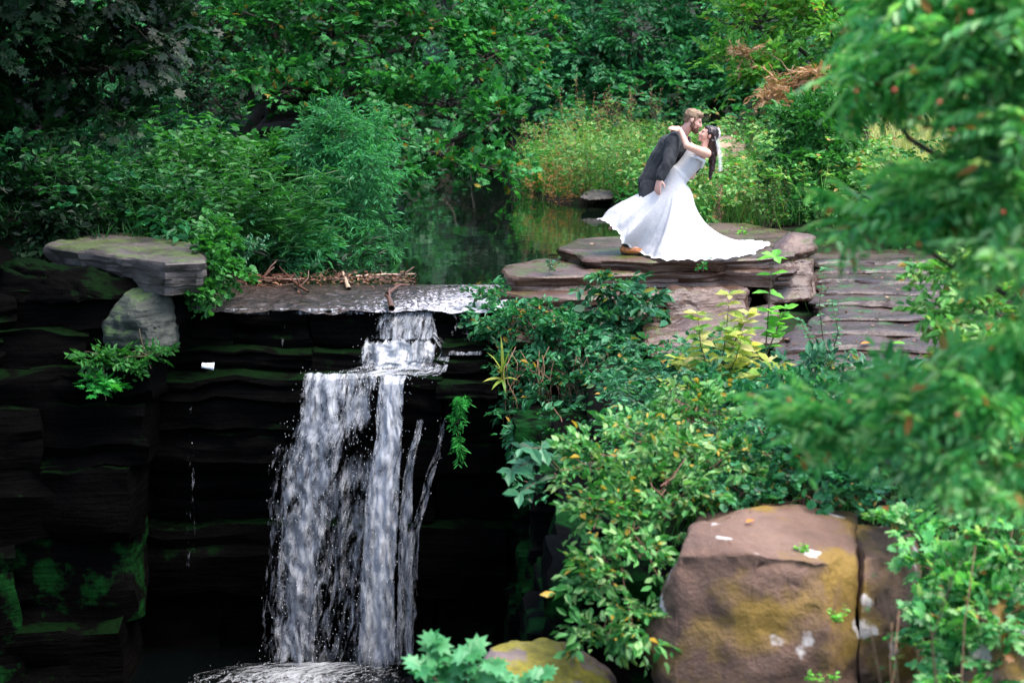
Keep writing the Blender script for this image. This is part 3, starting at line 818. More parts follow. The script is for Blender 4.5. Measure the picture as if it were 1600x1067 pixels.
sheet('cascade', [(296, 304, 592, 15.2), (294, 302, 660, 15.1), (290, 306, 760, 15.05), (288, 308, 900, 15.0)], M['veil'], lambda u, v: 0.30, nu=8, seed=15, wob=0.02, drops=60, spread=0.03)
sheet('cascade', [(440, 446, 490, 15.96), (438, 450, 545, 15.8)], M['veil'], lambda u, v: 0.36, nu=6, nv=30, seed=16, drops=3, spread=0.02)
sheet('splash', [(410, 640, 1030, 15.06), (330, 645, 1040, 14.95), (270, 650, 1052, 14.75), (250, 660, 1075, 14.45), (240, 680, 1110, 14.0)], M['splash'], lambda u, v: 0.30 + 0.42 * edge(u, 0.5), top_fade=0.15, bot_fade=0.4, nu=60, nv=40, seed=17, wob=0.03, drops=2200, spread=0.07)
# thin lips of water along the whole edge
sheet('water_lip', [(340, 590, 481, 16.02), (340, 590, 486, 15.965), (340, 590, 493, 15.95)], M['veil'], lambda u, v: 0.58 - 0.2 * v, nu=90, nv=8, seed=18, wob=0.02)
sheet('water_lip', [(690, 758, 541, 15.72), (688, 757, 548, 15.58), (688, 757, 556, 15.55)], M['veil'], lambda u, v: 0.52, nu=30, nv=10, seed=19, wob=0.015)

# spray: real drops, drawn out along the fall
r3 = np.random.default_rng(77)
oct_v = np.array([(1, 0, 0), (0, 1, 0), (-1, 0, 0), (0, -1, 0), (0, 0, 1.0), (0, 0, -1.0)])
oct_f = np.array([(0, 1, 4), (1, 2, 4), (2, 3, 4), (3, 0, 4), (1, 0, 5), (2, 1, 5), (3, 2, 5), (0, 3, 5)])
P = np.array([d[0] for d in DROPS]); S = np.array([d[1] for d in DROPS]); E = np.array([d[2] for d in DROPS])
V = oct_v[None] * np.stack([S, S, S * E], 1)[:, None, :] + P[:, None, :]
F_ = (oct_f[None] + 6 * np.arange(len(P))[:, None, None]).reshape(-1, 3)
link('spray', mesh_np('spray', V.reshape(-1, 3), [F_]), M['drop'], falls, kind='stuff')

# ================================================================== vegetation
def lt(verts, faces):
    return np.array(verts, float), [np.array(f) for f in faces]


LEAF = {}
LEAF['oval'] = lt([(0, 0, 0), (.20, .22, .05), (.24, .58, .05), (0, 1, -.10), (-.24, .58, .05), (-.20, .22, .05)], [[(0, 1, 2, 3), (0, 3, 4, 5)]])
LEAF['narrow'] = lt([(0, 0, 0), (.09, .3, .03), (.08, .65, .0), (0, 1, -.12), (-.08, .65, .0), (-.09, .3, .03)], [[(0, 1, 2, 3), (0, 3, 4, 5)]])
LEAF['round'] = lt([(0, 0, 0), (.30, .12, .05), (.42, .48, .06), (.22, .84, .02), (0, .95, -.06), (-.22, .84, .02), (-.42, .48, .06), (-.30, .12, .05)], [[(0, 1, 2, 3), (0, 3, 4, 5), (0, 5, 6, 7)]])
_lob = [(0, 0, 0), (.30, .02, .02), (.22, .20, .04), (.52, .34, .03), (.26, .48, .05), (.34, .78, .0), (.13, .68, .03), (0, 1, -.08), (-.13, .68, .03), (-.34, .78, .0), (-.26, .48, .05), (-.52, .34, .03), (-.22, .20, .04), (-.30, .02, .02)]
LEAF['lobed'] = lt(_lob, [[(0, 1, 2), (2, 3, 4), (4, 5, 6), (12, 13, 0), (10, 11, 12), (8, 9, 10), (6, 7, 8)], [(0, 2, 10, 12), (2, 4, 8, 10), ], [(4, 6, 8)]])
LEAF['blade'] = lt([(-.5, 0, 0), (.5, 0, 0), (.42, .4, .06), (-.42, .4, .06), (.28, .75, -.02), (-.28, .75, -.02), (0, 1, -.18)], [[(0, 1, 2, 3), (3, 2, 4, 5)], [(5, 4, 6)]])
LEAF['seed'] = lt([(0, 0, 0), (.3, .4, .2), (-.3, .4, .2), (0, .45, -.3), (0, 1, 0)], [[(0, 1, 2), (0, 2, 3), (0, 3, 1), (4, 2, 1), (4, 3, 2), (4, 1, 3)]])


def leaves_mesh(name, T, kind):
    lv, lf = LEAF[kind]
    k = len(lv)
    V = np.einsum('nij,kj->nki', T[:, :3, :3], lv) + T[:, None, :3, 3]
    off = (k * np.arange(len(T)))[:, None, None]
    faces = [(f[None] + off).reshape(-1, f.shape[1]) for f in lf]
    return mesh_np(name, V.reshape(-1, 3), faces, smooth=False)


def norm(a):
    return a / (np.linalg.norm(a, axis=-1, keepdims=True) + 1e-9)


def frames(pos, d, up, sc):
    """(n,4,4): local Y along d, Z near up."""
    Yv = norm(d)
    Z = norm(up - (up * Yv).sum(-1, keepdims=True) * Yv)
    Xv = np.cross(Yv, Z)
    T = np.zeros((len(pos), 4, 4)); T[:, 3, 3] = 1
    sc = np.asarray(sc)
    if sc.ndim == 1: sc = np.stack([sc, sc, sc], 1)
    T[:, :3, 0] = Xv * sc[:, 0:1]; T[:, :3, 1] = Yv * sc[:, 1:2]; T[:, :3, 2] = Z * sc[:, 2:3]
    T[:, :3, 3] = pos
    return T


def spray(rng, n, length, leaf, twigs=3, droop=0.3, side=0.95, tilt=0.4, hang=0.25):
    """Leaves set along a twig and its side twigs, growing along +Y, faces up."""
    segs = [(np.zeros(3), np.array([0, 1.0, 0]), length)]
    for i in range(twigs):
        t = rng.uniform(0.15, 0.75) * length
        a = (0.6 + 0.3 * rng.random()) * (1 if i % 2 else -1)
        segs.append((np.array([0, t, -droop * (t / length) ** 2 * length]), np.array([math.sin(a), math.cos(a), rng.normal(0, 0.15)]), length * rng.uniform(0.35, 0.6)))
    w = np.array([s[2] for s in segs]); w = w / w.sum()
    which = rng.choice(len(segs), n, p=w)
    pos = np.zeros((n, 3)); d = np.zeros((n, 3))
    for i in range(n):
        p0, dr, L_ = segs[which[i]]
        t = rng.uniform(0.08, 1.0) * L_
        p = p0 + dr * t; p[2] -= droop * (t / L_) ** 2 * L_
        pos[i] = p
        a = rng.choice([-1, 1]) * side * rng.uniform(0.6, 1.2)
        if t > 0.93 * L_: a *= 0.2
        c, s = math.cos(a), math.sin(a)
        d[i] = (dr[0] * c - dr[1] * s, dr[0] * s + dr[1] * c, dr[2] - hang * rng.uniform(0.3, 1.6))
    up = np.array([0, 0, 1.0]) + rng.normal(0, tilt, (n, 3))
    sz = leaf * rng.uniform(0.5, 1.35, n)
    return frames(pos, d, up, np.stack([sz * rng.uniform(0.75, 1.2, n), sz, sz * rng.uniform(-0.5, 2.6, n)], 1))


def pinnate(rng, rach=6, pairs=6, length=0.17, leaf=0.05, twig=0.2):
    """A twig of feathered leaves: each a drooping rachis with paired leaflets."""
    P, D, U, S = [], [], [], []
    for r in range(rach):
        t = twig * (r + 0.3) / rach
        a = (1 if r % 2 else -1) * rng.uniform(0.35, 1.1)
        d = np.array([math.sin(a), math.cos(a), rng.normal(0.1, 0.2)])
        sx = np.array([d[1], -d[0], 0.0])
        base = np.array([0, t, -0.15 * t])
        for i in range(pairs + 1):
            s_ = (i + 0.8) / (pairs + 0.8)
            q = base + d * length * s_ + np.array([0, 0, -0.55 * length * s_ ** 2])
            for sg in ((-1, 1) if i < pairs else (0,)):
                P.append(q); D.append(d * (0.55 if sg else 1.0) + sx * sg * 0.9 + np.array([0, 0, -0.35 - 0.3 * s_])); U.append(np.array([0, 0, 1.0]) + rng.normal(0, 0.2, 3)); S.append(leaf * rng.uniform(0.8, 1.15) * (0.75 + 0.5 * math.sin(math.pi * s_)))
    S = np.array(S)
    return frames(np.array(P), np.array(D), np.array(U), np.stack([S * 0.72, S, S * rng.uniform(0.3, 1.8, len(S))], 1))


def place(rng, temps, pos, d, up, sc):
    S = frames(pos, d, up, sc)
    ch = rng.integers(0, len(temps), len(pos))
    outT = []
    for i, t in enumerate(temps):
        s = S[ch == i]
        if len(s): outT.append(np.einsum('aij,bjk->abik', s, t).reshape(-1, 4, 4))
    return np.concatenate(outT)


def lobe_points(rng, lobes, n, shell=(0.45, 1.0), low=0.25):
    """Random points and outward directions in ellipsoid lobes ((centre),(radii))."""
    C = np.array([l[0] for l in lobes]); Rr = np.array([l[1] for l in lobes])
    w = (Rr[:, 0] * Rr[:, 1] + Rr[:, 1] * Rr[:, 2] + Rr[:, 0] * Rr[:, 2]); w /= w.sum()
    li = rng.choice(len(lobes), n, p=w)
    u = norm(rng.normal(size=(n, 3)))
    under = (u[:, 2] < -0.2) & (rng.random(n) > low)
    u[under, 2] *= -1
    r = rng.uniform(shell[0] ** 2, shell[1] ** 2, n) ** 0.5
    pos = C[li] + u * Rr[li] * r[:, None]
    o = norm(u / Rr[li])
    return pos, o, li


def tubes(name, paths, sides=6):
    """paths: list of (points (k,3), radii (k,))."""
    V, Fq, base = [], [], 0
    for pts, rad in paths:
        pts = np.asarray(pts, float); k = len(pts)
        rad = np.linspace(rad[0], rad[1], k) if len(rad) == 2 and k != 2 else np.asarray(rad, float)
        t = np.gradient(pts, axis=0); t = norm(t)
        ref = np.where(np.abs(t[:, 2:3]) > 0.9, np.array([[1.0, 0, 0]]), np.array([[0, 0, 1.0]]))
        a = norm(np.cross(t, ref)); b = np.cross(t, a)
        th = np.arange(sides) * 2 * math.pi / sides
        ring = pts[:, None, :] + rad[:, None, None] * (a[:, None, :] * np.cos(th)[None, :, None] + b[:, None, :] * np.sin(th)[None, :, None])
        V.append(ring.reshape(-1, 3))
        i = base + np.arange(k * sides).reshape(k, sides)
        j = np.roll(i, -1, axis=1)
        Fq.append(np.stack([i[:-1], j[:-1], j[1:], i[1:]], -1).reshape(-1, 4))
        Fq.append(np.stack([i[-1, 0:1], i[-1, 1:2], i[-1, 2:3], i[-1, 3:4]], -1).reshape(-1, 4))
        base += k * sides
    return mesh_np(name, np.concatenate(V), [np.concatenate(Fq)])


def bent(rng, a, b, k=6, sag=0.0, wob=0.06):
    a = np.asarray(a, float); b = np.asarray(b, float)
    t = np.linspace(0, 1, k)[:, None]
    p = a + (b - a) * t
    L_ = np.linalg.norm(b - a)
    p = p + np.sin(t * math.pi) * rng.normal(0, wob * L_, (1, 3)) + np.sin(t * math.pi * 2) * rng.normal(0, wob * 0.5 * L_, (1, 3))
    p[:, 2] -= sag * L_ * (t[:, 0] ** 2)
    return p


def lobe(px, py, Y, rx, ry, rd):
    k = Y / F_PX
    return (at(px, py, Y), np.array([rx * k, rd, ry * k]))


TRI = [0]


def woody(name, label, cat, base, lobes, nspray, leaf, mat, seed, size=0.1, nleaf=36, slen=0.55, twigs=3, droop=0.3, shell=(0.45, 1.0), trunk_r=0.12,
          barks='bark', group=None, kind_part=('trunk', 'crown'), twig_share=0.25, tilt=0.4, hang=0.25, dirbias=(0, 0, -0.1), upbias=0.35, low=0.25, temps_n=6, lean=None, feather=False):
    """A tree or shrub: tapered trunk with limbs into every lobe, twigs, and sprays of leaves."""
    rng = np.random.default_rng(seed)
    base = np.asarray(base, float)
    root = empty(name, base, label, cat, group)
    temps = [spray(rng, nleaf, slen, size, twigs, droop, tilt=tilt, hang=hang) for _ in range(temps_n)]
    if feather: temps = [pinnate(rng, leaf=size, twig=slen) for _ in range(temps_n)]
    pos, o, li = lobe_points(rng, lobes, nspray, shell, low)
    d = o * 0.9 + rng.normal(0, 0.35, pos.shape) + np.array(dirbias)
    up = np.array([0, 0, 1.0]) + o * upbias + rng.normal(0, 0.22, pos.shape)
    pos0 = pos - norm(d) * slen * 0.5
    T = place(rng, temps, pos0, d, up, rng.uniform(0.7, 1.25, nspray))
    cr = link(kind_part[1], leaves_mesh('leaves', T, leaf), L[mat] if isinstance(mat, str) else mat, root, kind='stuff')
    paths = []
    C = np.array([l[0] for l in lobes])
    ctr = C.mean(0)
    if lean is None: top = np.array([base[0] * 0.6 + ctr[0] * 0.4, base[1] * 0.6 + ctr[1] * 0.4, max(ctr[2], base[2] + 0.3)])
    else: top = np.asarray(lean, float)
    trunk = bent(rng, base - np.array([0, 0, 0.1]), top, 8, wob=0.03)
    paths.append((trunk, np.linspace(trunk_r, trunk_r * 0.5, 8)))
    for c in C:
        k = int(rng.integers(3, 8)); s = trunk[k]
        if c[2] < s[2]: s = trunk[3]
        paths.append((bent(rng, s, c, 6, wob=0.07), (trunk_r * 0.42, trunk_r * 0.12)))
    for i in rng.choice(nspray, int(nspray * twig_share), replace=False):
        paths.append((bent(rng, C[li[i]] + rng.normal(0, 0.15, 3) * lobes[li[i]][1], pos0[i] + norm(d[i:i + 1])[0] * slen * 0.6, 4, wob=0.07), (max(0.004, trunk_r * 0.09), 0.0025)))
    link(kind_part[0], tubes('wood', paths), M[barks], root)
    TRI[0] += len(T)
    return root


def gz(x, y):
    return float(ground_z(np.array([x]), np.array([y]))[0])


def gp(x, y):
    return np.array([x, y, gz(x, y)])


# ---------------- trees behind the pool (left to right)
woody('maple_tree', 'large maple leaning over the dark pool, its leaves hanging in layers', 'tree', gp(-5.2, 27.5),
      [lobe(360, 40, 26, 120, 70, 1.6), lobe(520, 60, 27, 130, 80, 1.8), lobe(660, 50, 27, 110, 90, 1.8), lobe(770, 90, 26.5, 85, 70, 1.4), lobe(690, 165, 25.5, 110, 55, 1.3), lobe(770, 190, 25, 60, 40, 1.0),
       lobe(560, 160, 26, 110, 60, 1.5), lobe(430, 140, 26, 90, 60, 1.4), lobe(690, 245, 24.5, 75, 30, 0.9), lobe(740, 262, 24.2, 70, 22, 0.8), lobe(640, 262, 24.5, 60, 22, 0.8), lobe(800, 40, 28, 80, 60, 1.5), lobe(600, -70, 28, 240, 90, 2.4), lobe(380, -80, 27, 160, 90, 2.2)],
      1150, 'lobed', 'maple', 101, size=0.125, nleaf=26, slen=0.55, droop=0.35, trunk_r=0.24, shell=(0.4, 1.0), upbias=0.2)
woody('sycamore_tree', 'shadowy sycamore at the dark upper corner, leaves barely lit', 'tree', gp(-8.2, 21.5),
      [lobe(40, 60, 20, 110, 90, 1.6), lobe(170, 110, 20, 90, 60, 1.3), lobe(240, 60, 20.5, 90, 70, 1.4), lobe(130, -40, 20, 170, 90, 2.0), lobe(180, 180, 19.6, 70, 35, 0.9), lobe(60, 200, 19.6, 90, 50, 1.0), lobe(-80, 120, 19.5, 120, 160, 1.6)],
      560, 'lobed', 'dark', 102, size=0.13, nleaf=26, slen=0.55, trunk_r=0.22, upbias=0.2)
woody('hazel_tree', 'slender dark tree standing behind the maple on the shaded bank', 'tree', gp(-4.3, 31),
      [lobe(330, 150, 31, 100, 110, 1.5), lobe(450, 230, 30, 80, 60, 1.2), lobe(400, 60, 32, 110, 90, 1.6), lobe(300, 0, 31, 130, 90, 1.8)],
      420, 'oval', 'dark', 103, size=0.12, nleaf=28, trunk_r=0.14)
woody('willow_bush', 'feathery pale green willow bush hanging over the pool edge', 'bush', gp(-2.75, 20.4),
      [lobe(545, 215, 20.2, 60, 50, 0.5), lobe(560, 275, 20.0, 55, 60, 0.5), lobe(545, 345, 19.9, 60, 60, 0.5), lobe(575, 385, 19.7, 35, 40, 0.35), lobe(510, 250, 20.3, 45, 60, 0.5), lobe(500, 330, 20, 40, 60, 0.4)],
      480, 'narrow', 'willow', 104, size=0.085, nleaf=44, slen=0.42, droop=0.5, hang=0.45, trunk_r=0.05, barks='stem', dirbias=(0.1, -0.2, 0.15), upbias=0.5)
woody('holly_bush', 'dark bush closing the far end of the pool under the maple boughs', 'bush', gp(-0.8, 41.6),
      [lobe(700, 255, 40.6, 45, 40, 0.7), lobe(745, 262, 40.4, 40, 34, 0.7), lobe(790, 250, 40.6, 40, 40, 0.7), lobe(830, 240, 40.8, 35, 45, 0.7), lobe(650, 262, 39.5, 40, 30, 0.6), lobe(675, 280, 35.0, 28, 22, 0.4), lobe(720, 285, 37.5, 30, 16, 0.3), lobe(750, 215, 41.2, 70, 40, 0.8)],
      300, 'oval', 'dark', 105, size=0.13, nleaf=26, slen=0.5, trunk_r=0.08)
for (px, py, Y, rx, ry, mt, lf, lab, sd) in ((300, 255, 20.2, 60, 45, 'mid', 'oval', 'rounded leafy shrub behind the flat slab, between sycamore and willow', 151), (410, 260, 20.8, 60, 60, 'mid', 'oval', 'fuller green shrub hard against the willow bush', 152), (190, 300, 18.8, 70, 40, 'shadeherb', 'oval', 'low shaded shrub above the middle of the flat slab', 153), (450, 360, 19.2, 50, 40, 'willow', 'narrow', 'small feathery shrub low at the foot of the willow', 154), (60, 300, 17.6, 70, 50, 'dark', 'oval', 'black-green shrub above the left end of the flat slab', 155)):
    b_ = at(px, py, Y)
    woody('bank_shrub', lab, 'shrub', gp(b_[0], b_[1] + 0.2), [lobe(px, py, Y, rx, ry * 0.8, 0.55), lobe(px - rx * 0.6, py + ry * 0.7, Y - 0.3, rx * 0.7, ry * 0.7, 0.45), lobe(px + rx * 0.5, py + ry * 0.7, Y - 0.3, rx * 0.7, ry * 0.7, 0.45), lobe(px, py + ry * 1.3, Y - 0.5, rx * 0.9, ry * 0.6, 0.4)],
          230, lf, mt, sd, size=0.10, nleaf=26, slen=0.36, trunk_r=0.04, droop=0.45, group='shrubs on the shaded bank')
# far trees
far = [('small-leaved dark teal tree right behind the couple across the far bank', 1000, 60, 38, 110, 105, 'hedge', 0), ('rounded teal tree behind the tall pale grasses of the far bank', 880, 70, 39, 80, 90, 'hedge', 1),
       ('dark leafy tree behind the bride, over the tan boulder', 1120, 90, 37, 85, 85, 'hedge', 2), ('dim tree closing the view over the far end of the pool', 800, 60, 43, 80, 150, 'dark', 3)]
for lab, px, py, Y, rx, ry, mt, i in far:
    woody('broadleaf_tree', lab, 'tree', gp(*at(px, 200, Y)[:2]),
          [lobe(px, py, Y, rx, ry * 0.8, 1.5), lobe(px - rx * 0.6, py + ry * 0.4, Y - 0.6, rx * 0.55, ry * 0.55, 1.1), lobe(px + rx * 0.6, py + ry * 0.4, Y - 0.6, rx * 0.55, ry * 0.6, 1.1), lobe(px, py - ry, Y + 0.5, rx * 0.9, ry * 0.7, 1.4), lobe(px + rx * 0.1, py + ry * 0.75, Y - 1.0, rx * 0.8, ry * 0.4, 0.9)],
          430, 'oval', mt, 110 + i, size=0.13, nleaf=30, slen=0.55, trunk_r=0.16, group='trees closing the far bank')
# forest wall further back (copies of one tree, each its own thing)
proto = None
forest_labels = ['tall woodland tree filling the top behind the maple', 'tall woodland tree between the maple and the couple, deep in the wood', 'tall woodland tree deep in the wood above the groom', 'tall woodland tree deep in the wood above the bride',
                 'tall woodland tree behind the russet bracken', 'tall woodland tree behind the sunlit meadow', 'tall woodland tree behind the rowan at the frame edge', 'tall woodland tree behind the shadowy sycamore', 'tall woodland tree at the dark left edge of the wood']
fx = [(-7.5, 44), (-2.0, 50), (2.6, 48), (6.5, 46), (10.5, 45), (15, 47), (19.5, 44), (-12, 40), (-17, 36)]
for i, (x, y) in enumerate(fx):
    b = gp(x, y)
    if proto is None:
        lobes = [(b + np.array(c), np.array(r)) for c, r in (((0, 0, 3.2), (2.4, 1.8, 1.4)), ((-1.4, -0.8, 4.6), (1.8, 1.5, 1.3)), ((1.4, -0.6, 4.8), (1.8, 1.5, 1.4)), ((0.2, 0.3, 6.2), (2.2, 1.8, 1.5)), ((-0.8, -1.0, 2.2), (1.6, 1.2, 0.9)), ((1.2, -1.0, 2.0), (1.5, 1.2, 0.9)), ((0, 0, 7.8), (1.5, 1.4, 1.2)), ((0.4, -1.2, 3.6), (1.6, 1.2, 1.0)))]
        proto = woody('woodland_tree', forest_labels[0], 'tree', b, lobes, 620, 'oval', 'mid', 130, size=0.16, nleaf=28, slen=0.7, trunk_r=0.2, group='woodland trees at the back')
        proto_parts = list(proto.children)
    else:
        t = proto.copy(); COL.objects.link(t); t.location = tuple(b); t.rotation_euler = (0, 0, i * 1.9); s = 0.9 + 0.25 * ((i * 7) % 5) / 4; t.scale = (s, s, s)
        t['label'] = forest_labels[i]
        for ch in proto_parts:
            c = ch.copy(); COL.objects.link(c); c.parent = t

# right of the couple
woody('ash_tree', 'light yellow-green tree arching over the bank behind the bride', 'tree', gp(7.2, 30.5),
      [lobe(1180, 40, 29, 90, 60, 1.3), lobe(1290, 40, 28.5, 90, 60, 1.4), lobe(1220, 120, 28, 85, 35, 1.0), lobe(1150, 90, 28.5, 50, 30, 0.8), lobe(1390, 60, 28, 90, 80, 1.5), lobe(1310, 130, 27.5, 60, 35, 0.9), lobe(1240, -60, 29, 170, 70, 1.8), lobe(1470, 20, 28, 120, 90, 1.5)],
      620, 'oval', 'light', 140, size=0.125, nleaf=30, slen=0.6, trunk_r=0.18, droop=0.4, upbias=0.2)
woody('holly_bush', 'dense dark green bush between the bank weeds and the sunlit meadow', 'bush', gp(4.7, 23.3),
      [lobe(1265, 195, 23, 55, 40, 0.7), lobe(1295, 250, 22.6, 60, 60, 0.7), lobe(1240, 265, 22.6, 45, 50, 0.6), lobe(1320, 320, 22.2, 60, 45, 0.6), lobe(1260, 325, 22, 45, 35, 0.5), lobe(1310, 175, 23.4, 45, 40, 0.6)],
      460, 'oval', 'mid', 141, size=0.085, nleaf=34, slen=0.38, trunk_r=0.07)
woody('laurel_bush', 'dim leafy bush behind the terrace under the rowan branches', 'bush', gp(6.2, 22.8),
      [lobe(1400, 340, 21.8, 70, 50, 0.7), lobe(1480, 330, 22, 80, 70, 0.8), lobe(1560, 300, 22.5, 90, 90, 0.9), lobe(1370, 380, 21.4, 50, 25, 0.4)],
      330, 'oval', 'mid', 142, size=0.10, nleaf=30, slen=0.4, trunk_r=0.07)
woody('broadleaf_tree', 'leafy green tree behind the sunlit meadow patch', 'tree', gp(11.0, 36),
      [lobe(1420, 110, 35, 110, 80, 1.6), lobe(1540, 120, 35, 120, 100, 1.8), lobe(1480, 10, 36, 160, 100, 2.0), lobe(1340, 90, 36, 80, 80, 1.3)],
      430, 'oval', 'mid', 143, size=0.14, nleaf=28, slen=0.6, trunk_r=0.2)
woody('bracken_bush', 'dry tan bracken hanging below the light tree behind the bride', 'bush', gp(5.6, 27.0),
      [lobe(1222, 138, 26.8, 34, 16, 0.4), lobe(1272, 128, 26.8, 14, 32, 0.3), lobe(1205, 152, 26.6, 22, 8, 0.3), lobe(1165, 82, 27.5, 12, 10, 0.3), lobe(1300, 150, 26.6, 16, 10, 0.3)],
      90, 'narrow', 'dead', 144, size=0.13, nleaf=24, slen=0.4, trunk_r=0.03, barks='drystem', droop=0.6)

# out-of-view beeches added above the left rim to darken gorge and bank
woody('added_shade_beech', 'big shady beech on the rim above the dark gorge wall', 'tree', gp(-8.0, 13.5),
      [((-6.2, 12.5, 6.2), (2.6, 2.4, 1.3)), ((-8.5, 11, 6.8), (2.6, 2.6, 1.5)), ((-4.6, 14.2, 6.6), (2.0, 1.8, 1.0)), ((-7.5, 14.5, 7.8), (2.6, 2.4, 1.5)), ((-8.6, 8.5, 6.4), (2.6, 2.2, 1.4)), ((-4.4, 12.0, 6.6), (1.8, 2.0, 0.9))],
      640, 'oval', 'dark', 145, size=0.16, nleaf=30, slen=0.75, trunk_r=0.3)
woody('added_shade_beech', 'second shady beech on the rim, overhanging the falls from the side', 'tree', gp(-9.5, 17.8),
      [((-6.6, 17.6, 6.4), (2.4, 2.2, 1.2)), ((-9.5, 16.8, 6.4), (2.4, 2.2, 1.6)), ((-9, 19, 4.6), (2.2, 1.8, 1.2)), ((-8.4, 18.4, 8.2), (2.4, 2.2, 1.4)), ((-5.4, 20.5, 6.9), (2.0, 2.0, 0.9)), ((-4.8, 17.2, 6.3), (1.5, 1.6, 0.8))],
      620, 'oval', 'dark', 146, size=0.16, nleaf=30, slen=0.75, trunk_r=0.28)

woody('added_shade_beech', 'third shady beech standing behind the sycamore, high over the shaded bank', 'tree', gp(-8.6, 24.5),
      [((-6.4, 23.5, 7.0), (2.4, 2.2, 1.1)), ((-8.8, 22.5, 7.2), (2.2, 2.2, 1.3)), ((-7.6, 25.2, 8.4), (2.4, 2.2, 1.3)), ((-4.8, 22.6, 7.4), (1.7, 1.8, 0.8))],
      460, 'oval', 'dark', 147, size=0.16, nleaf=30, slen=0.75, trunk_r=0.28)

# ---------------- grass and herb cover (nobody could count it)
def cover(name, label, cat, pts_fn, n, mat, seed, hgt=(0.25, 0.6), width=0.012, leafk='blade', lean=0.5, parent=None):
    rng = np.random.default_rng(seed)
    P = pts_fn(rng, n)
    z = ground_z(P[:, 0], P[:, 1])
    pos = np.stack([P[:, 0], P[:, 1], z - 0.03], 1)
    d = np.stack([rng.normal(0, lean * 0.6, len(P)), rng.normal(-0.08, lean * 0.6, len(P)), np.ones(len(P))], 1)
    up = rng.normal(0, 1, (len(P), 3)); up[:, 2] = 0.2
    h = rng.uniform(*hgt, len(P))
    if P.shape[1] > 2: h = h * P[:, 2]
    w = width * rng.uniform(0.6, 1.4, len(P))
    T = frames(pos, d, up, np.stack([w, h, h * 0.9], 1))
    TRI[0] += len(T)
    return tag(link(name, leaves_mesh(name, T, leafk), L[mat]), label, cat, kind='stuff')


def band(poly, clump=0.0):
    poly = np.asarray(poly, float)

    def fn(rng, n):
        out = []
        lo, hi = poly.min(0), poly.max(0)
        while sum(len(o) for o in out) < n:
            q = rng.uniform(lo, hi, (n * 2, 2))
            q = q[poly_sd(poly, q[:, 0], q[:, 1]) < 0]
            out.append(q)
        q = np.concatenate(out)[:n]
        if clump:
            c = q[: max(4, n // 60)]
            q = c[rng.integers(0, len(c), n)] + rng.normal(0, clump, (n, 2))
        hs = 0.65 + 0.35 * np.sin(q[:, 0] * 2.3 + 1) * np.sin(q[:, 1] * 1.7) + 0.2 * np.sin(q[:, 0] * 7.1 + q[:, 1] * 3)
        return np.column_stack([q, np.clip(hs, 0.35, 1.25)])
    return fn


RB = [(0.35, 33.5), (0.95, 29.9), (2.05, 28.5), (2.6, 24.2), (2.85, 21.8), (5.6, 21.3), (6.2, 26), (5.5, 34), (2.5, 37), (0.4, 37)]
cover('grass', 'green tangle of grass and herbs on the bank behind the couple', 'grass', band(RB), 9000, 'grass', 201, (0.3, 0.7), 0.016)
cover('grass', 'pale seeding grasses on the far bank behind the groom', 'grass', band([(0.4, 33), (1.0, 30.2), (2.1, 28.9), (3.6, 28.5), (3.4, 34), (0.5, 36)], 0.22), 2600, 'palegrass', 202, (0.7, 1.5), 0.014, lean=0.5)
cover('grass', 'pale dry grasses on the bank behind the bride', 'grass', band([(3.1, 22.2), (5.0, 21.8), (5.2, 28), (2.9, 27.5)], 0.25), 4500, 'palegrass', 203, (0.4, 0.95), 0.010, lean=0.5)
cover('grass', 'sunlit bleached meadow grass seen through the rowan', 'grass', band([(6.4, 26.5), (9.8, 26.5), (10.5, 33), (6.6, 33)], 0.2), 6500, 'sunmeadow', 204, (0.5, 1.2), 0.018, lean=0.35)
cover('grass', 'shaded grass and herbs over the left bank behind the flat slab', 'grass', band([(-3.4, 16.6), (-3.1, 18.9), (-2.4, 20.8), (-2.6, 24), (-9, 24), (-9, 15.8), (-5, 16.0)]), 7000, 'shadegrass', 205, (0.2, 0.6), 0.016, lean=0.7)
cover('grass', 'grass and weeds over the brambly bank beneath the rowan', 'grass', band([(0.9, 8.4), (1.2, 12.6), (6, 12.6), (6, 6), (1.6, 6)]), 7000, 'grass', 206, (0.15, 0.4), 0.012)


def leafcover(name, label, cat, poly, n, leaf, mat, seed, size, lift, nleaf=14, slen=0.35, hfun=None):
    """Low leafy undergrowth over the ground: sprays of leaves at all heights up to lift."""
    rng = np.random.default_rng(seed)
    P = band(poly)(rng, n)
    temps = [spray(rng, nleaf, slen, size, 2, 0.3, tilt=0.45, hang=0.3) for _ in range(6)]
    h = rng.random(n) ** 0.8 * lift * (0.35 + 0.65 * P[:, 2])
    pos = np.stack([P[:, 0], P[:, 1], ground_z(P[:, 0], P[:, 1]) + h], 1)
    a = rng.uniform(0, 2 * math.pi, n)
    d = np.stack([np.cos(a), np.sin(a) - 0.3, rng.normal(0.25, 0.3, n)], 1)
    up = np.array([0, -0.15, 1.0]) + rng.normal(0, 0.25, (n, 3))
    T = place(rng, temps, pos, d, up, rng.uniform(0.7, 1.3, n))
    TRI[0] += len(T)
    return tag(link(name, leaves_mesh(name, T, leaf), L[mat]), label, cat, kind='stuff')


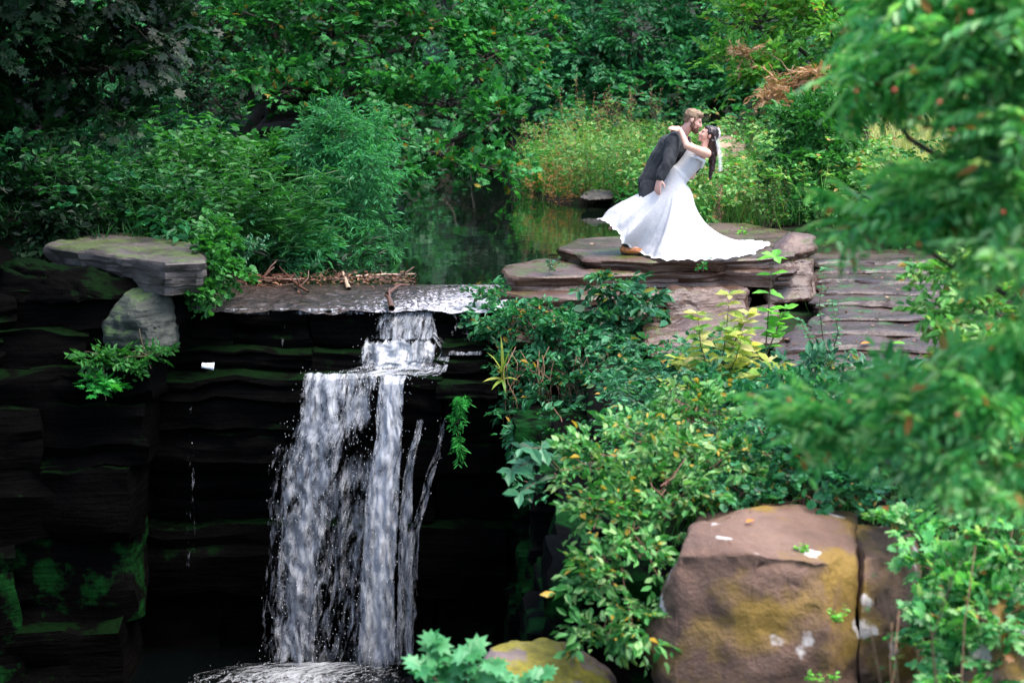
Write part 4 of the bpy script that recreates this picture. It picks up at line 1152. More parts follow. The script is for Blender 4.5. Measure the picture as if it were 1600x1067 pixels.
leafcover('undergrowth', 'dark leafy understorey filling the wood behind the pool', 'undergrowth', [(-16, 33), (-2.0, 33), (-1.65, 40.8), (0.0, 40.8), (0.5, 34), (16, 33), (18, 46), (-18, 46)], 3000, 'oval', 'hedge', 221, 0.17, 2.2, 16, 0.6)
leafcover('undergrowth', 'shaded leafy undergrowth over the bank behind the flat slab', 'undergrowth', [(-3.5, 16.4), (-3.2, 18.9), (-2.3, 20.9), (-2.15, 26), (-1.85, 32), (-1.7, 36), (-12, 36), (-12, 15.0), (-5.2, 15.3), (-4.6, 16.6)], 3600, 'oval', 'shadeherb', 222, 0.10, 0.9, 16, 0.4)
leafcover('undergrowth', 'leafy green undergrowth on the bank behind the couple', 'undergrowth', RB, 3400, 'oval', 'herb', 223, 0.085, 1.15, 14, 0.3)
leafcover('undergrowth', 'leafy undergrowth on the slope between shrub and bramble', 'undergrowth', [(0.25, 11.5), (0.2, 15.4), (1.2, 15.9), (2.3, 15.4), (2.6, 13.4), (6.5, 12.9), (6.5, 11)], 1300, 'oval', 'bramble', 224, 0.065, 0.35, 16, 0.22)
leafcover('undergrowth', 'low leafy tangle over the bank under the rowan', 'undergrowth', [(0.7, 9.3), (0.9, 12.0), (6, 12.0), (6, 6), (2.2, 6), (2.2, 9.0)], 1500, 'lobed', 'hawthorn', 225, 0.055, 0.35, 16, 0.2)
leafcover('undergrowth', 'green undergrowth beyond the terrace and around the meadow', 'undergrowth', [(4.0, 20.4), (9, 19), (14, 22), (15, 33), (10.6, 33), (10, 26.4), (6.2, 26.2), (5.7, 21.5)], 1900, 'oval', 'mid', 226, 0.10, 0.9, 14, 0.4)

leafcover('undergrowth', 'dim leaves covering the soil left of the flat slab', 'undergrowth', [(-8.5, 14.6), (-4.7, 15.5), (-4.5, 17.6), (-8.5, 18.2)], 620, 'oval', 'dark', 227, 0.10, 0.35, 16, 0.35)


# leafy herbs: upright stems with leaves up them
def herb(name, label, cat, base, stems, hgt, spread, leaf, mat, seed, size=0.08, per=16, stemm='stem', group=None, lean=0.25, leafscale=(1, 1, 1), top=None, single=False, stem_r=0.004, hang=0.35, tip=0.35):
    """A clump of upright stems with leaves set around them; single=True makes every leaf its own part."""
    rng = np.random.default_rng(seed)
    base = np.asarray(base, float)
    root = empty(name, base, label, cat, group)
    paths, Ts, tops = [], [], []
    for s in range(stems):
        a = rng.uniform(0, 2 * math.pi); r = spread * math.sqrt(rng.random())
        b = base + np.array([r * math.cos(a), r * math.sin(a), -0.04])
        h = rng.uniform(*hgt)
        e = b + np.array([rng.normal(0, lean) * h + 0.3 * r * math.cos(a), rng.normal(0, lean) * h + 0.3 * r * math.sin(a), h])
        p = bent(rng, b, e, 7, wob=0.05)
        paths.append((p, (stem_r, stem_r * 0.4)))
        tops.append(p[-1])
        t = rng.uniform(0.12, 1.0, per) ** 0.8
        q = np.stack([np.interp(t, np.linspace(0, 1, 7), p[:, k]) for k in range(3)], 1)
        ang = rng.uniform(0, 2 * math.pi, per)
        d = np.stack([np.cos(ang), np.sin(ang), rng.normal(-hang * 0.4, 0.3, per) + 0.25], 1)
        up = np.array([0, 0, 1.0]) + rng.normal(0, 0.35, (per, 3))
        sz = size * rng.uniform(0.6, 1.25, per) * (1 - tip * t)
        Ts.append(frames(q, d, up, np.stack([sz * leafscale[0], sz * leafscale[1], sz * leafscale[2]], 1)))
    T = np.concatenate(Ts)
    TRI[0] += len(T)
    m = L[mat]
    if single: leaf_objs(root, T, leaf, m, base)
    else: link('foliage', leaves_mesh('foliage', T, leaf), m, root, kind='stuff')
    link('stem', tubes('stem', paths, 5), M[stemm], root)
    if top:
        kind, mt, n, sz, ln = top
        q, d = [], []
        for tp in tops:
            for _ in range(n):
                q.append(tp + np.array([rng.normal(0, 0.02), rng.normal(0, 0.02), -rng.uniform(-0.05, ln)])); d.append([rng.normal(0, 0.6), rng.normal(0, 0.6), 1])
        T2 = frames(np.array(q), np.array(d), rng.normal(0, 1, (len(q), 3)), sz * rng.uniform(0.6, 1.4, len(q)))
        link('seed_head', leaves_mesh('seed_head', T2, kind), L[mt], root, kind='stuff')
    return root


LEAFMESH = {}


def leaf_objs(root, T, leaf, mat, base, name='leaf'):
    """Leaves big enough to pick apart: every one an object of its own, sharing one mesh."""
    key = (leaf, mat.name)
    if key not in LEAFMESH:
        lv, lf = LEAF[leaf]
        me = mesh_np(leaf + '_leaf', lv, lf, smooth=False); me.materials.append(mat)
        LEAFMESH[key] = me
    me = LEAFMESH[key]
    for t in T:
        o = bpy.data.objects.new(name, me)
        m = t.copy(); m[:3, 3] -= base
        o.parent = root
        o.matrix_local = Matrix(m.tolist())
        COL.objects.link(o)


# far-bank plants
k = 0
for (px, py, Y, stems, h, lab) in ((975, 215, 30.5, 9, (1.5, 2.0), 'tall dock with brown seed spikes rising behind the groom\'s back'), (1008, 215, 30.8, 8, (1.5, 2.1), 'bushy brown-seeded dock close behind the groom\'s shoulder'), (900, 190, 31, 10, (1.5, 2.2), 'tall pinkish seeding weed on the crest of the far bank'),
                                   (935, 215, 31, 7, (1.3, 1.9), 'thin brown-topped weed between the seeding grasses'), (840, 215, 32.5, 8, (1.2, 1.9), 'reddish seeding weed at the dark end of the far bank'), (1150, 235, 27.5, 6, (0.9, 1.3), 'low seeding weed beside the tan boulder'), (1190, 200, 28, 7, (1.0, 1.8), 'brown-topped weed under the dry bracken')):
    b = at(px, 300, Y); b[2] = gz(b[0], b[1])
    herb('dock_plant', lab, 'plant', b, stems, h, 0.28, 'narrow', 'palegrass', 300 + k, size=0.16, per=10, stemm='drystem', group='seeding weeds on the far bank', lean=0.10, top=('seed', 'seed', 26, 0.030, 0.5)); k += 1
for (px, Y, stems, h, mt, lf, sz, lab) in ((862, 29.5, 14, (0.7, 1.3), 'russet', 'narrow', 0.13, 'orange-brown fading clump at the water edge of the far bank'), (890, 29.2, 12, (0.5, 0.9), 'russet', 'narrow', 0.11, 'rusty weeds low over the pool beside the orange clump'),
                                           (830, 31.5, 26, (0.8, 1.3), 'fern', 'narrow', 0.22, 'bright green reeds at the tip of the far bank'), (938, 28.9, 26, (0.7, 1.2), 'grass', 'oval', 0.10, 'leafy green weed at the pool edge behind the dress'),
                                           (985, 28.6, 26, (0.6, 1.1), 'grass', 'narrow', 0.16, 'green sedge behind the raised hem of the dress'), (1010, 26.5, 26, (0.6, 1.0), 'fern', 'narrow', 0.15, 'green weeds behind the groom\'s trouser seat'),
                                           (1125, 23.2, 28, (0.5, 0.9), 'fern', 'narrow', 0.15, 'fresh green weeds just behind the bride\'s back'), (1175, 22.6, 28, (0.5, 1.0), 'grass', 'oval', 0.09, 'yellow-flecked weeds behind the train of the dress'),
                                           (1215, 22.2, 28, (0.5, 1.0), 'palegrass', 'narrow', 0.12, 'dry straw-coloured weeds behind the top slab'), (1245, 21.6, 24, (0.4, 0.8), 'grass', 'oval', 0.08, 'leafy weeds above the dark end block'), (1160, 24.2, 26, (0.7, 1.2), 'grass', 'narrow', 0.13, 'tall green weeds below the tan boulder')):
    x = (px - 800) / F_PX * Y; b = gp(x, Y)
    herb('weed_clump', lab, 'plant', b, stems, h, 0.45, lf, mt, 320 + k, size=sz, per=18, group='weeds along the far bank', lean=0.22); k += 1
# the spiky brown seed stalk beside the bride
b = gp(*at(1122, 345, 21.8)[:2])
herb('sorrel_plant', 'single rusty brown seed stalk standing just behind the bride\'s back', 'plant', b, 2, (0.72, 0.8), 0.02, 'narrow', 'seed', 360, size=0.08, per=8, stemm='drystem', lean=0.02, top=('seed', 'seed', 70, 0.03, 0.55))

# left bank plants
k = 0
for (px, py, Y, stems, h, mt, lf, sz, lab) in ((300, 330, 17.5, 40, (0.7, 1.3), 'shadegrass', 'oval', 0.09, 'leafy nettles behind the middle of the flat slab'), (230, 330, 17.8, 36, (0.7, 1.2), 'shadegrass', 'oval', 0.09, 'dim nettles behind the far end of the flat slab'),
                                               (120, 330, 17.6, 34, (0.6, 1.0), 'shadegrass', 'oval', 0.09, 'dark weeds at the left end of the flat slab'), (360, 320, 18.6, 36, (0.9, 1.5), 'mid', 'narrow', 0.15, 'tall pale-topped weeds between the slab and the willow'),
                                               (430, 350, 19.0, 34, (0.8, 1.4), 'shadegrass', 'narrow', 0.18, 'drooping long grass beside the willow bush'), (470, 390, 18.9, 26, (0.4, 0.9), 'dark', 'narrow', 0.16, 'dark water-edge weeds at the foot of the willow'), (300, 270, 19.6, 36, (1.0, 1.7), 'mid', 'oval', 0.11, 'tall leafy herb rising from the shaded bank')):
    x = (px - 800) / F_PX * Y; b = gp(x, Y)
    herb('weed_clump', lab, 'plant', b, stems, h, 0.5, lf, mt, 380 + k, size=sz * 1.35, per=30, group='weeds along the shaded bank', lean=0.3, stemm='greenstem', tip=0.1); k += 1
woody('ivy_plant', 'bright green creeper spilling down past the end of the flat slab', 'plant', at(335, 470, 15.9), [lobe(345, 385, 15.9, 26, 26, 0.25), lobe(352, 425, 15.7, 26, 32, 0.22), lobe(318, 462, 15.4, 26, 26, 0.18), lobe(340, 360, 16.2, 24, 24, 0.3), lobe(325, 400, 15.8, 14, 30, 0.15)], 170, 'round', 'mid', 401, size=0.055, nleaf=22, slen=0.2, trunk_r=0.012, barks='stem', kind_part=('stem', 'foliage'))
woody('ivy_plant', 'grey-green sprig leaning out over the water from the slab end', 'plant', at(372, 420, 16.4), [lobe(390, 385, 16.4, 26, 8, 0.12), lobe(375, 395, 16.4, 18, 18, 0.12)], 26, 'oval', 'elder', 402, size=0.06, nleaf=20, slen=0.22, trunk_r=0.008, barks='stem', kind_part=('stem', 'foliage'))
woody('ivy_plant', 'trailing leaves below the leaning green boulder', 'plant', at(235, 560, 14.85), [lobe(230, 555, 14.8, 44, 10, 0.12), lobe(200, 575, 14.75, 36, 14, 0.1), lobe(160, 560, 14.75, 40, 16, 0.1)], 60, 'oval', 'mid', 403, size=0.06, nleaf=18, slen=0.2, trunk_r=0.008, barks='stem', kind_part=('stem', 'foliage'))
woody('ivy_plant', 'small bright sprig on the dark gorge wall', 'plant', at(165, 610, 14.7), [lobe(165, 603, 14.6, 26, 14, 0.1), lobe(150, 590, 14.6, 16, 10, 0.08)], 22, 'lobed', 'fern', 404, size=0.075, nleaf=12, slen=0.16, trunk_r=0.006, barks='stem', kind_part=('stem', 'foliage'))
woody('moss_cushion', 'hanging green moss strip on the rock right of the falls', 'moss', at(716, 700, 15.15), [lobe(718, 655, 15.12, 9, 30, 0.05), lobe(716, 700, 15.1, 7, 26, 0.04), lobe(722, 625, 15.12, 12, 10, 0.06)], 60, 'narrow', 'fern', 405, size=0.05, nleaf=20, slen=0.10, trunk_r=0.004, barks='stem', kind_part=('stem', 'foliage'), dirbias=(0, 0, -0.8))

# ---------------- shrubs on the cliff below the couple
woody('elder_shrub', 'grey-green shrub growing up over the front of the couple\'s slabs', 'shrub', at(960, 640, 15.6),
      [lobe(955, 455, 15.9, 40, 32, 0.25), lobe(1000, 480, 15.7, 40, 30, 0.25), lobe(975, 520, 15.6, 45, 36, 0.3), lobe(1020, 560, 15.3, 50, 40, 0.35), lobe(960, 590, 15.2, 60, 50, 0.4), lobe(1000, 640, 15.0, 50, 40, 0.35), lobe(930, 650, 15.0, 50, 40, 0.35), lobe(1050, 610, 14.6, 50, 40, 0.35), lobe(960, 700, 14.4, 60, 35, 0.35), lobe(1040, 670, 14.2, 50, 35, 0.35), lobe(890, 700, 14.7, 45, 35, 0.3)],
      330, 'oval', 'elder', 420, size=0.105, nleaf=20, slen=0.26, trunk_r=0.03, barks='redstem', droop=0.5, hang=0.5, kind_part=('stem', 'foliage'), shell=(0.5, 1))
woody('bramble_shrub', 'dense small-leaved shrub over the rocks beside the falls', 'shrub', at(840, 690, 15.4),
      [lobe(770, 465, 16.2, 40, 22, 0.25), lobe(760, 505, 15.9, 30, 30, 0.2), lobe(850, 490, 15.8, 60, 20, 0.2), lobe(820, 520, 15.6, 65, 40, 0.3), lobe(890, 530, 15.5, 55, 45, 0.3), lobe(800, 575, 15.4, 45, 35, 0.25), lobe(870, 600, 15.2, 60, 45, 0.3), lobe(820, 640, 15.15, 40, 40, 0.2), lobe(900, 660, 15.0, 45, 40, 0.25), lobe(835, 680, 14.3, 40, 30, 0.25), lobe(860, 715, 13.6, 40, 30, 0.25), lobe(845, 760, 12.6, 36, 30, 0.22), lobe(890, 760, 12.2, 40, 40, 0.25)],
      400, 'oval', 'bramble', 421, size=0.07, nleaf=24, slen=0.24, trunk_r=0.02, barks='redstem', droop=0.5, hang=0.5, kind_part=('stem', 'foliage'), shell=(0.55, 1))
# dry hanging stems under it
rng = np.random.default_rng(9)
root = empty('dead_stem_tangle', at(840, 700, 15.1), 'brown tangle of dead hanging stems under the cliff shrub', 'stems')
pp = []
for i in range(120):
    px = rng.uniform(785, 960); py = rng.uniform(540, 640)
    a = at(px, py, 15.15 + rng.uniform(-0.1, 0.15)); e = at(px + rng.normal(0, 24), min(715, py + rng.uniform(40, 130)), 15.0 + rng.uniform(-0.1, 0.15))
    pp.append((bent(rng, a, e, 6, wob=0.09), (0.0045, 0.002)))
link('stem', tubes('stem', pp, 4), M['drystem'], root, kind='stuff')
# yellow strap-leaved plant by the fall
base = at(786, 592, 15.2)
root = empty('strap_leaf_plant', base, 'small yellow-leaved tuft on the ledge right beside the falls', 'plant')
T = []
for (px, py, w) in ((768, 548, .035), (784, 528, .04), (795, 540, .035), (756, 592, .05), (768, 606, .045), (803, 560, .035), (790, 612, .04), (775, 566, .03), (808, 590, .03)):
    e = at(px, py, 15.05); d = e - base; ln = np.linalg.norm(d)
    T.append(frames(base[None], d[None], np.array([[0, -0.5, 1.0]]), np.array([[w, ln, ln * .8]]))[0])
leaf_objs(root, np.array(T), 'blade', L['yellow'], base)

# saplings with leaves big enough to pick apart
def sapling(label, base, stem_pts, leafk, mat, seed, size, pairs, stemm='stem', name='sapling', up0=(0, -0.35, 1), r=0.008, hang=0.2):
    rng = np.random.default_rng(seed)
    base = np.asarray(base, float)
    root = empty(name, base, label, 'sapling')
    paths, T = [], []
    for pts in stem_pts:
        pts = np.array(pts); paths.append((pts, (r, r * 0.35)))
        seg = np.r_[0, np.cumsum(np.linalg.norm(np.diff(pts, axis=0), axis=1))]
        for i in range(pairs):
            t = seg[-1] * (0.30 + 0.70 * (i + 1) / pairs)
            q = np.array([np.interp(t, seg, pts[:, k]) for k in range(3)])
            a0 = i * 2.4 + rng.uniform(0, 0.5)
            nl = 5 if i == pairs - 1 else 3
            for j in range(nl):
                a = a0 + j * 2 * math.pi / nl + rng.normal(0, 0.3)
                d = np.array([math.cos(a), math.sin(a) * 0.8 - 0.15, rng.uniform(-hang, 0.45)])
                T.append(frames(q[None], d[None], (np.array(up0) + rng.normal(0, 0.25, 3))[None], np.array([size * rng.uniform(0.7, 1.2)]))[0])
    T = np.array(T)
    leaf_objs(root, T, leafk, L[mat], base)
    link('stem', tubes('stem', paths, 5), M[stemm], root)
    TRI[0] += len(T)
    return root


Ys = 13.6
A = lambda px, py, dy=0: at(px, py, Ys + dy)
sapling('pale yellow sapling in front of the couple\'s rock', A(1110, 640), [[A(1110, 640), A(1125, 580), A(1135, 520), A(1140, 460)], [A(1125, 580), A(1150, 530, -.1), A(1170, 490, -.1)], [A(1118, 610), A(1085, 580, -.1), A(1070, 570, -.1)], [A(1110, 630), A(1075, 600, .1), A(1058, 560, .1)], [A(1125, 590), A(1160, 570), A(1200, 566)], [A(1110, 640), A(1140, 600), A(1175, 540, .1)], [A(1118, 610), A(1095, 540, -.2), A(1090, 490, -.2)], [A(1110, 640), A(1080, 630, -.3), A(1050, 600, -.3)], [A(1125, 600), A(1175, 590, -.3), A(1215, 575, -.3)], [A(1120, 620), A(1150, 560, -.3), A(1160, 520, -.3)]], 'oval', 'yellow', 440, 0.15, 9)
sapling('lime green sapling with leaf whorls up one stem beside the yellow sapling', A(1185, 640, .3), [[A(1185, 640, .3), A(1195, 560, .3), A(1200, 500, .3), A(1203, 455, .3), A(1206, 425, .3), A(1212, 402, .3)], [A(1195, 560, .3), A(1220, 500, .3), A(1228, 482, .3)]], 'oval', 'lime', 441, 0.155, 6)
sapling('thin pale sapling standing against the wet terrace steps', at(1300, 640, 13.2), [[at(1300, 640, 13.2), at(1290, 560, 13.2), at(1280, 480, 13.2), at(1288, 420, 13.2)], [at(1290, 580, 13.2), at(1310, 520, 13.1), at(1300, 470, 13.1)], [at(1295, 600, 13.2), at(1270, 540, 13.1), at(1250, 500, 13.1)]], 'oval', 'mint', 442, 0.055, 11)
# green herb tufts standing on the slab edge
for (px, py, Y, mt, lab, n_) in ((1095, 412, 16.55, 'fern', 'small bright green leaf tuft on the slab edge below the dress', 5), (1160, 362, 19.6, 'lime', 'small green leaf tuft on the slab behind the train', 4), (860, 412, 16.7, 'elder', 'grey-green sprig at the left tip of the long second slab', 6)):
    herb('herb_tuft', lab, 'plant', at(px, py + 6, Y), n_, (0.08, 0.16), 0.07, 'oval', mt, 450 + px, size=0.07, per=6, single=True, lean=0.3)

# ---------------- brambles between the terrace and the big boulder
woody('bramble_bush', 'bright bramble mass with yellow leaves falling down to the big boulder', 'bush', at(960, 850, 9.6),
      [lobe(930, 730, 9.8, 60, 45, 0.35), lobe(1000, 690, 10.2, 70, 45, 0.4), lobe(1080, 650, 10.8, 80, 45, 0.45), lobe(960, 800, 9.4, 75, 50, 0.35), lobe(1040, 760, 9.6, 70, 45, 0.4), lobe(1120, 730, 10.0, 80, 50, 0.45), lobe(1000, 860, 9.0, 55, 45, 0.3), lobe(950, 900, 8.9, 60, 50, 0.3), lobe(990, 980, 8.6, 40, 60, 0.25), lobe(940, 990, 8.7, 45, 45, 0.25)],
      330, 'oval', 'brightbramble', 460, size=0.06, nleaf=22, slen=0.20, trunk_r=0.015, barks='redstem', kind_part=('stem', 'foliage'), shell=(0.5, 1))
woody('bramble_bush', 'dark green bramble mass along the top of the big boulder', 'bush', at(1250, 800, 9.8),
      [lobe(1180, 640, 11.2, 90, 45, 0.5), lobe(1280, 640, 11.0, 90, 45, 0.5), lobe(1200, 720, 10.2, 90, 50, 0.45), lobe(1300, 720, 10.0, 90, 55, 0.45), lobe(1160, 775, 9.6, 60, 25, 0.3), lobe(1260, 770, 9.6, 70, 28, 0.3), lobe(1380, 760, 9.6, 70, 50, 0.4), lobe(1400, 660, 10.6, 80, 50, 0.5), lobe(1500, 700, 10.0, 90, 80, 0.5)],
      420, 'round', 'bramble', 461, size=0.052, nleaf=22, slen=0.20, trunk_r=0.015, barks='redstem', kind_part=('stem', 'foliage'), shell=(0.5, 1))
woody('bramble_bush', 'bluish leafy bush in front of the terrace steps', 'bush', at(1340, 680, 12.2),
      [lobe(1310, 590, 12.4, 60, 25, 0.35), lobe(1380, 600, 12.2, 60, 25, 0.35), lobe(1240, 600, 12.4, 50, 28, 0.35), lobe(1090, 600, 12.6, 45, 25, 0.3), lobe(1450, 630, 12, 60, 30, 0.4), lobe(1300, 640, 11.9, 90, 30, 0.4)],
      190, 'oval', 'elder', 462, size=0.07, nleaf=20, slen=0.24, trunk_r=0.014, barks='redstem', kind_part=('stem', 'foliage'))
woody('bramble_bush', 'leafy tangle filling the lower corner right of the big boulder', 'bush', at(1520, 1040, 8.0),
      [lobe(1480, 900, 8.4, 60, 50, 0.35), lobe(1550, 960, 8.0, 70, 60, 0.35), lobe(1470, 1000, 8.0, 50, 50, 0.3), lobe(1580, 860, 8.4, 70, 60, 0.4), lobe(1500, 1060, 7.8, 60, 40, 0.3), lobe(1420, 830, 8.9, 40, 35, 0.3)],
      230, 'lobed', 'hawthorn', 463, size=0.06, nleaf=20, slen=0.18, trunk_r=0.014, barks='redstem', kind_part=('stem', 'foliage'))
# big pale leaves nosing out over the gorge
sapling('spray of big grey-green leaves hanging out over the dark gorge', at(880, 740, 10.6), [[at(880, 740, 10.6), at(840, 715, 10.4), at(800, 735, 10.2)], [at(880, 740, 10.6), at(845, 700, 10.3), at(815, 700, 10.2)], [at(870, 745, 10.5), at(835, 755, 10.2), at(812, 770, 10.1)]], 'oval', 'elder', 470, 0.135, 5, up0=(-0.2, -0.6, 1), hang=0.7)
sapling('pale green lobed sprig in front of the moss-capped boulder', at(720, 1110, 7.9), [[at(720, 1110, 7.9), at(700, 1040, 7.9), at(680, 1000, 7.9)], [at(720, 1110, 7.9), at(680, 1060, 7.8), at(656, 1040, 7.8)], [at(725, 1110, 7.9), at(730, 1050, 7.8), at(735, 1020, 7.8)]], 'lobed', 'mint', 471, 0.13, 4, up0=(-0.1, -0.8, 1), hang=0.4)
sapling('second lobed sprig crossing the front of the moss-capped boulder', at(810, 1120, 7.8), [[at(810, 1120, 7.8), at(790, 1060, 7.8), at(770, 1040, 7.8)], [at(810, 1120, 7.8), at(830, 1070, 7.8), at(850, 1050, 7.8)]], 'lobed', 'mint', 472, 0.12, 4, up0=(0.1, -0.8, 1), hang=0.4)
for (px, py, dY, lab) in ((1310, 955, -0.32, 'small green plant rooted in a crack of the big boulder'), (1255, 852, 0.1, 'tiny green plant near the top edge of the big boulder'), (1290, 1052, -0.6, 'small leaf tuft low on the face of the big boulder')):
    herb('herb_tuft', lab, 'plant', at(px, py + 5, BZ + dY), 6, (0.04, 0.09), 0.05, 'oval', 'lime', 480 + px, size=0.05, per=6, single=True, lean=0.6)

# ---------------- the rowan on the right, close to the camera
hw = woody('rowan_tree', 'feathery rowan with red berries hanging close along the right side', 'tree', np.array([3.4, 5.8, gz(3.4, 5.8)]),
      [lobe(1590, 30, 5.3, 90, 40, 0.35), lobe(1480, 40, 5.6, 60, 35, 0.3), lobe(1390, 30, 6.0, 40, 25, 0.25), lobe(1440, 85, 5.6, 60, 20, 0.25), lobe(1360, 118, 5.8, 30, 12, 0.2), lobe(1560, 120, 5.3, 80, 40, 0.3), lobe(1590, 210, 5.2, 60, 40, 0.3), lobe(1560, 300, 5.2, 80, 35, 0.3), lobe(1465, 345, 5.5, 60, 14, 0.22), lobe(1370, 340, 5.7, 30, 10, 0.18),
       lobe(1590, 390, 5.1, 50, 30, 0.25), lobe(1590, 520, 5.0, 40, 50, 0.25), lobe(1560, 630, 5.0, 60, 30, 0.25), lobe(1420, 660, 5.3, 70, 18, 0.25), lobe(1290, 650, 5.6, 60, 12, 0.2), lobe(1490, 720, 5.0, 60, 30, 0.25), lobe(1590, 780, 4.9, 50, 40, 0.25), lobe(1740, 200, 5.4, 90, 130, 0.4), lobe(1730, 600, 5.2, 80, 170, 0.4), lobe(1560, -60, 5.6, 170, 30, 0.3)],
      430, 'oval', 'hawthorn', 500, size=0.052, slen=0.20, trunk_r=0.06, shell=(0.2, 1.0), twig_share=0.5, feather=True, dirbias=(-0.25, -0.1, -0.25), upbias=0.2)
woody('dogwood_shrub', 'yellow-green leafy shrub at the end of the terrace steps under the rowan', 'shrub', np.array([3.4, 10.2, gz(3.4, 10.2)]),
      [lobe(1480, 430, 10.0, 40, 35, 0.3), lobe(1530, 480, 9.6, 50, 45, 0.35), lobe(1570, 410, 10.0, 50, 45, 0.35), lobe(1510, 560, 9.2, 45, 40, 0.3), lobe(1580, 560, 9.2, 50, 50, 0.35), lobe(1470, 500, 10, 25, 30, 0.25), lobe(1560, 650, 9.0, 60, 50, 0.35)],
      230, 'oval', 'herb', 501, size=0.06, nleaf=24, slen=0.22, trunk_r=0.02, barks='drystem', kind_part=('stem', 'foliage'))
rng = np.random.default_rng(510)
hl = np.array([(1395, 145), (1340, 142), (1515, 20), (1540, 110), (1465, 165), (1438, 182), (1570, 332), (1575, 350), (1560, 318), (1440, 380), (1500, 205), (1480, 60), (1555, 160), (1420, 590), (1242, 620), (1270, 622), (1495, 640), (1580, 660), (1425, 105), (1520, 290), (1330, 625)], float)
T = frames(np.array([at(px + rng.normal(0, 4), py + rng.normal(0, 4), rng.uniform(4.7, 5.3)) for px, py in hl for _ in range(1)]), rng.normal(0, 1, (len(hl), 3)), rng.normal(0, 1, (len(hl), 3)), rng.uniform(0.0045, 0.008, len(hl)))
bm = bmesh.new(); bmesh.ops.create_icosphere(bm, subdivisions=2, radius=1.0)
for v in bm.verts: v.co.z *= 1.12
LEAF['berry'] = lt([tuple(v.co) for v in bm.verts], [[tuple(x.index for x in f.verts) for f in bm.faces]]); bm.free()
M['berry'] = plain_mat('red_berry_skin', (0.38, 0.06, 0.025), 0.35, 0.3)
leaf_objs(hw, T, 'berry', M['berry'], ORIGIN[hw.name], name='berry')
herb('dog_rose', 'arching dry-stemmed climber beside the rowan trunk', 'plant', np.array([2.0, 6.2, gz(2.0, 6.2)]), 10, (1.2, 2.2), 0.35, 'oval', 'brightbramble', 520, size=0.05, per=16, stemm='drystem', lean=0.18, stem_r=0.006)

# ---------------- fallen things on the rock
def stick(name, label, pts, r, mat, group=None, cat='branch', forks=0, seed=0):
    rng = np.random.default_rng(seed)
    pts = np.array(pts); c = pts[0].copy()
    paths = [(pts, (r, r * 0.5))]
    for f in range(forks):
        i = int(rng.integers(1, len(pts) - 1)); d = rng.normal(0, 1, 3); d[2] = abs(d[2]) * 0.6
        paths.append((bent(rng, pts[i], pts[i] + norm(d) * r * rng.uniform(4, 9), 4), (r * 0.5, r * 0.2)))
    me = tubes(name, paths, 7); recentre(me, c)
    return tag(link(name, me, M[mat], loc=c), label, cat, group)


def sp(px, py, dz=0.03):
    p = onz(px, py, 0.03); p[2] += dz; return p


stick('driftwood', 'thick reddish driftwood branch lying along the back of the riffle', [sp(382, 437), sp(410, 439), sp(440, 443, .04), sp(472, 441)], 0.035, 'wood', 'driftwood caught above the falls', forks=3, seed=1)
stick('driftwood', 'forked driftwood branch across the middle of the debris line', [sp(425, 436), sp(448, 436, .05), sp(468, 452), sp(482, 460)], 0.026, 'wood', 'driftwood caught above the falls', forks=3, seed=2)
stick('driftwood', 'pale upright driftwood stub poking out of the debris line', [sp(545, 452, 0), sp(540, 440, 0.02), sp(536, 436, 0.08)], 0.03, 'palewood', 'driftwood caught above the falls', forks=1, seed=3)
stick('driftwood', 'long thin driftwood stick on the pool edge', [sp(556, 436), sp(600, 433), sp(648, 432)], 0.016, 'palewood', 'driftwood caught above the falls', forks=2, seed=4)
stick('driftwood', 'twiggy branch tip with side twigs raised at the end of the debris', [sp(615, 436), sp(632, 434, .05), sp(647, 430, .10)], 0.014, 'wood', 'driftwood caught above the falls', forks=4, seed=5)
stick('driftwood', 'dark wet log end stranded above the chute', [sp(605, 462, .02), sp(625, 452, .05), sp(638, 450, .03)], 0.024, 'wood', 'driftwood caught above the falls', forks=0, seed=6)
stick('driftwood', 'small dark snag sticking up in the fast water', [sp(612, 482, 0), sp(608, 473, .05), sp(603, 470, .06)], 0.035, 'wood', 'driftwood caught above the falls', forks=1, seed=7)
rng = np.random.default_rng(44)
root = empty('leaf_litter', sp(480, 437), 'brown leaf litter and twigs caught along the debris line', 'litter', kind='stuff')
n = 420
q = np.array([sp(rng.uniform(378, 650), rng.normal(438, 4.5), rng.uniform(0.0, 0.05)) for _ in range(n)])
link('leaf', leaves_mesh('litter_leaf', frames(q, rng.normal(0, 1, (n, 3)) * np.array([1, 1, .4]), rng.normal(0, .5, (n, 3)) + np.array([0, 0, 1]), rng.uniform(0.03, 0.08, n)), 'oval'), L['litter'], root, kind='stuff')
pp = [(bent(rng, q[i], q[i] + np.array([rng.normal(0, .2), rng.normal(0, .12), rng.uniform(-.01, .07)]), 4), (0.006, 0.003)) for i in range(70)]
link('twig', tubes('twig', pp, 4), M['wood'], root, kind='stuff')


def litter_on(label, pts, n, seed, mat, size):
    rng = np.random.default_rng(seed)
    q = np.array([onz(*[a + rng.normal(0, s_) for a, s_ in ((px, 16), (py, 2.0))], z + 0.018) for px, py, z in [pts[int(i)] for i in rng.integers(0, len(pts), n)]])
    o = link('leaf_litter', leaves_mesh('leaf_litter', frames(q, rng.normal(0, 1, (n, 3)) * np.array([1, 1, .15]), rng.normal(0, .25, (n, 3)) + np.array([0, 0, 1]), size * rng.uniform(0.4, 1.3, n)), 'oval'), L[mat])
    return tag(o, label, 'leaf litter', kind='stuff')


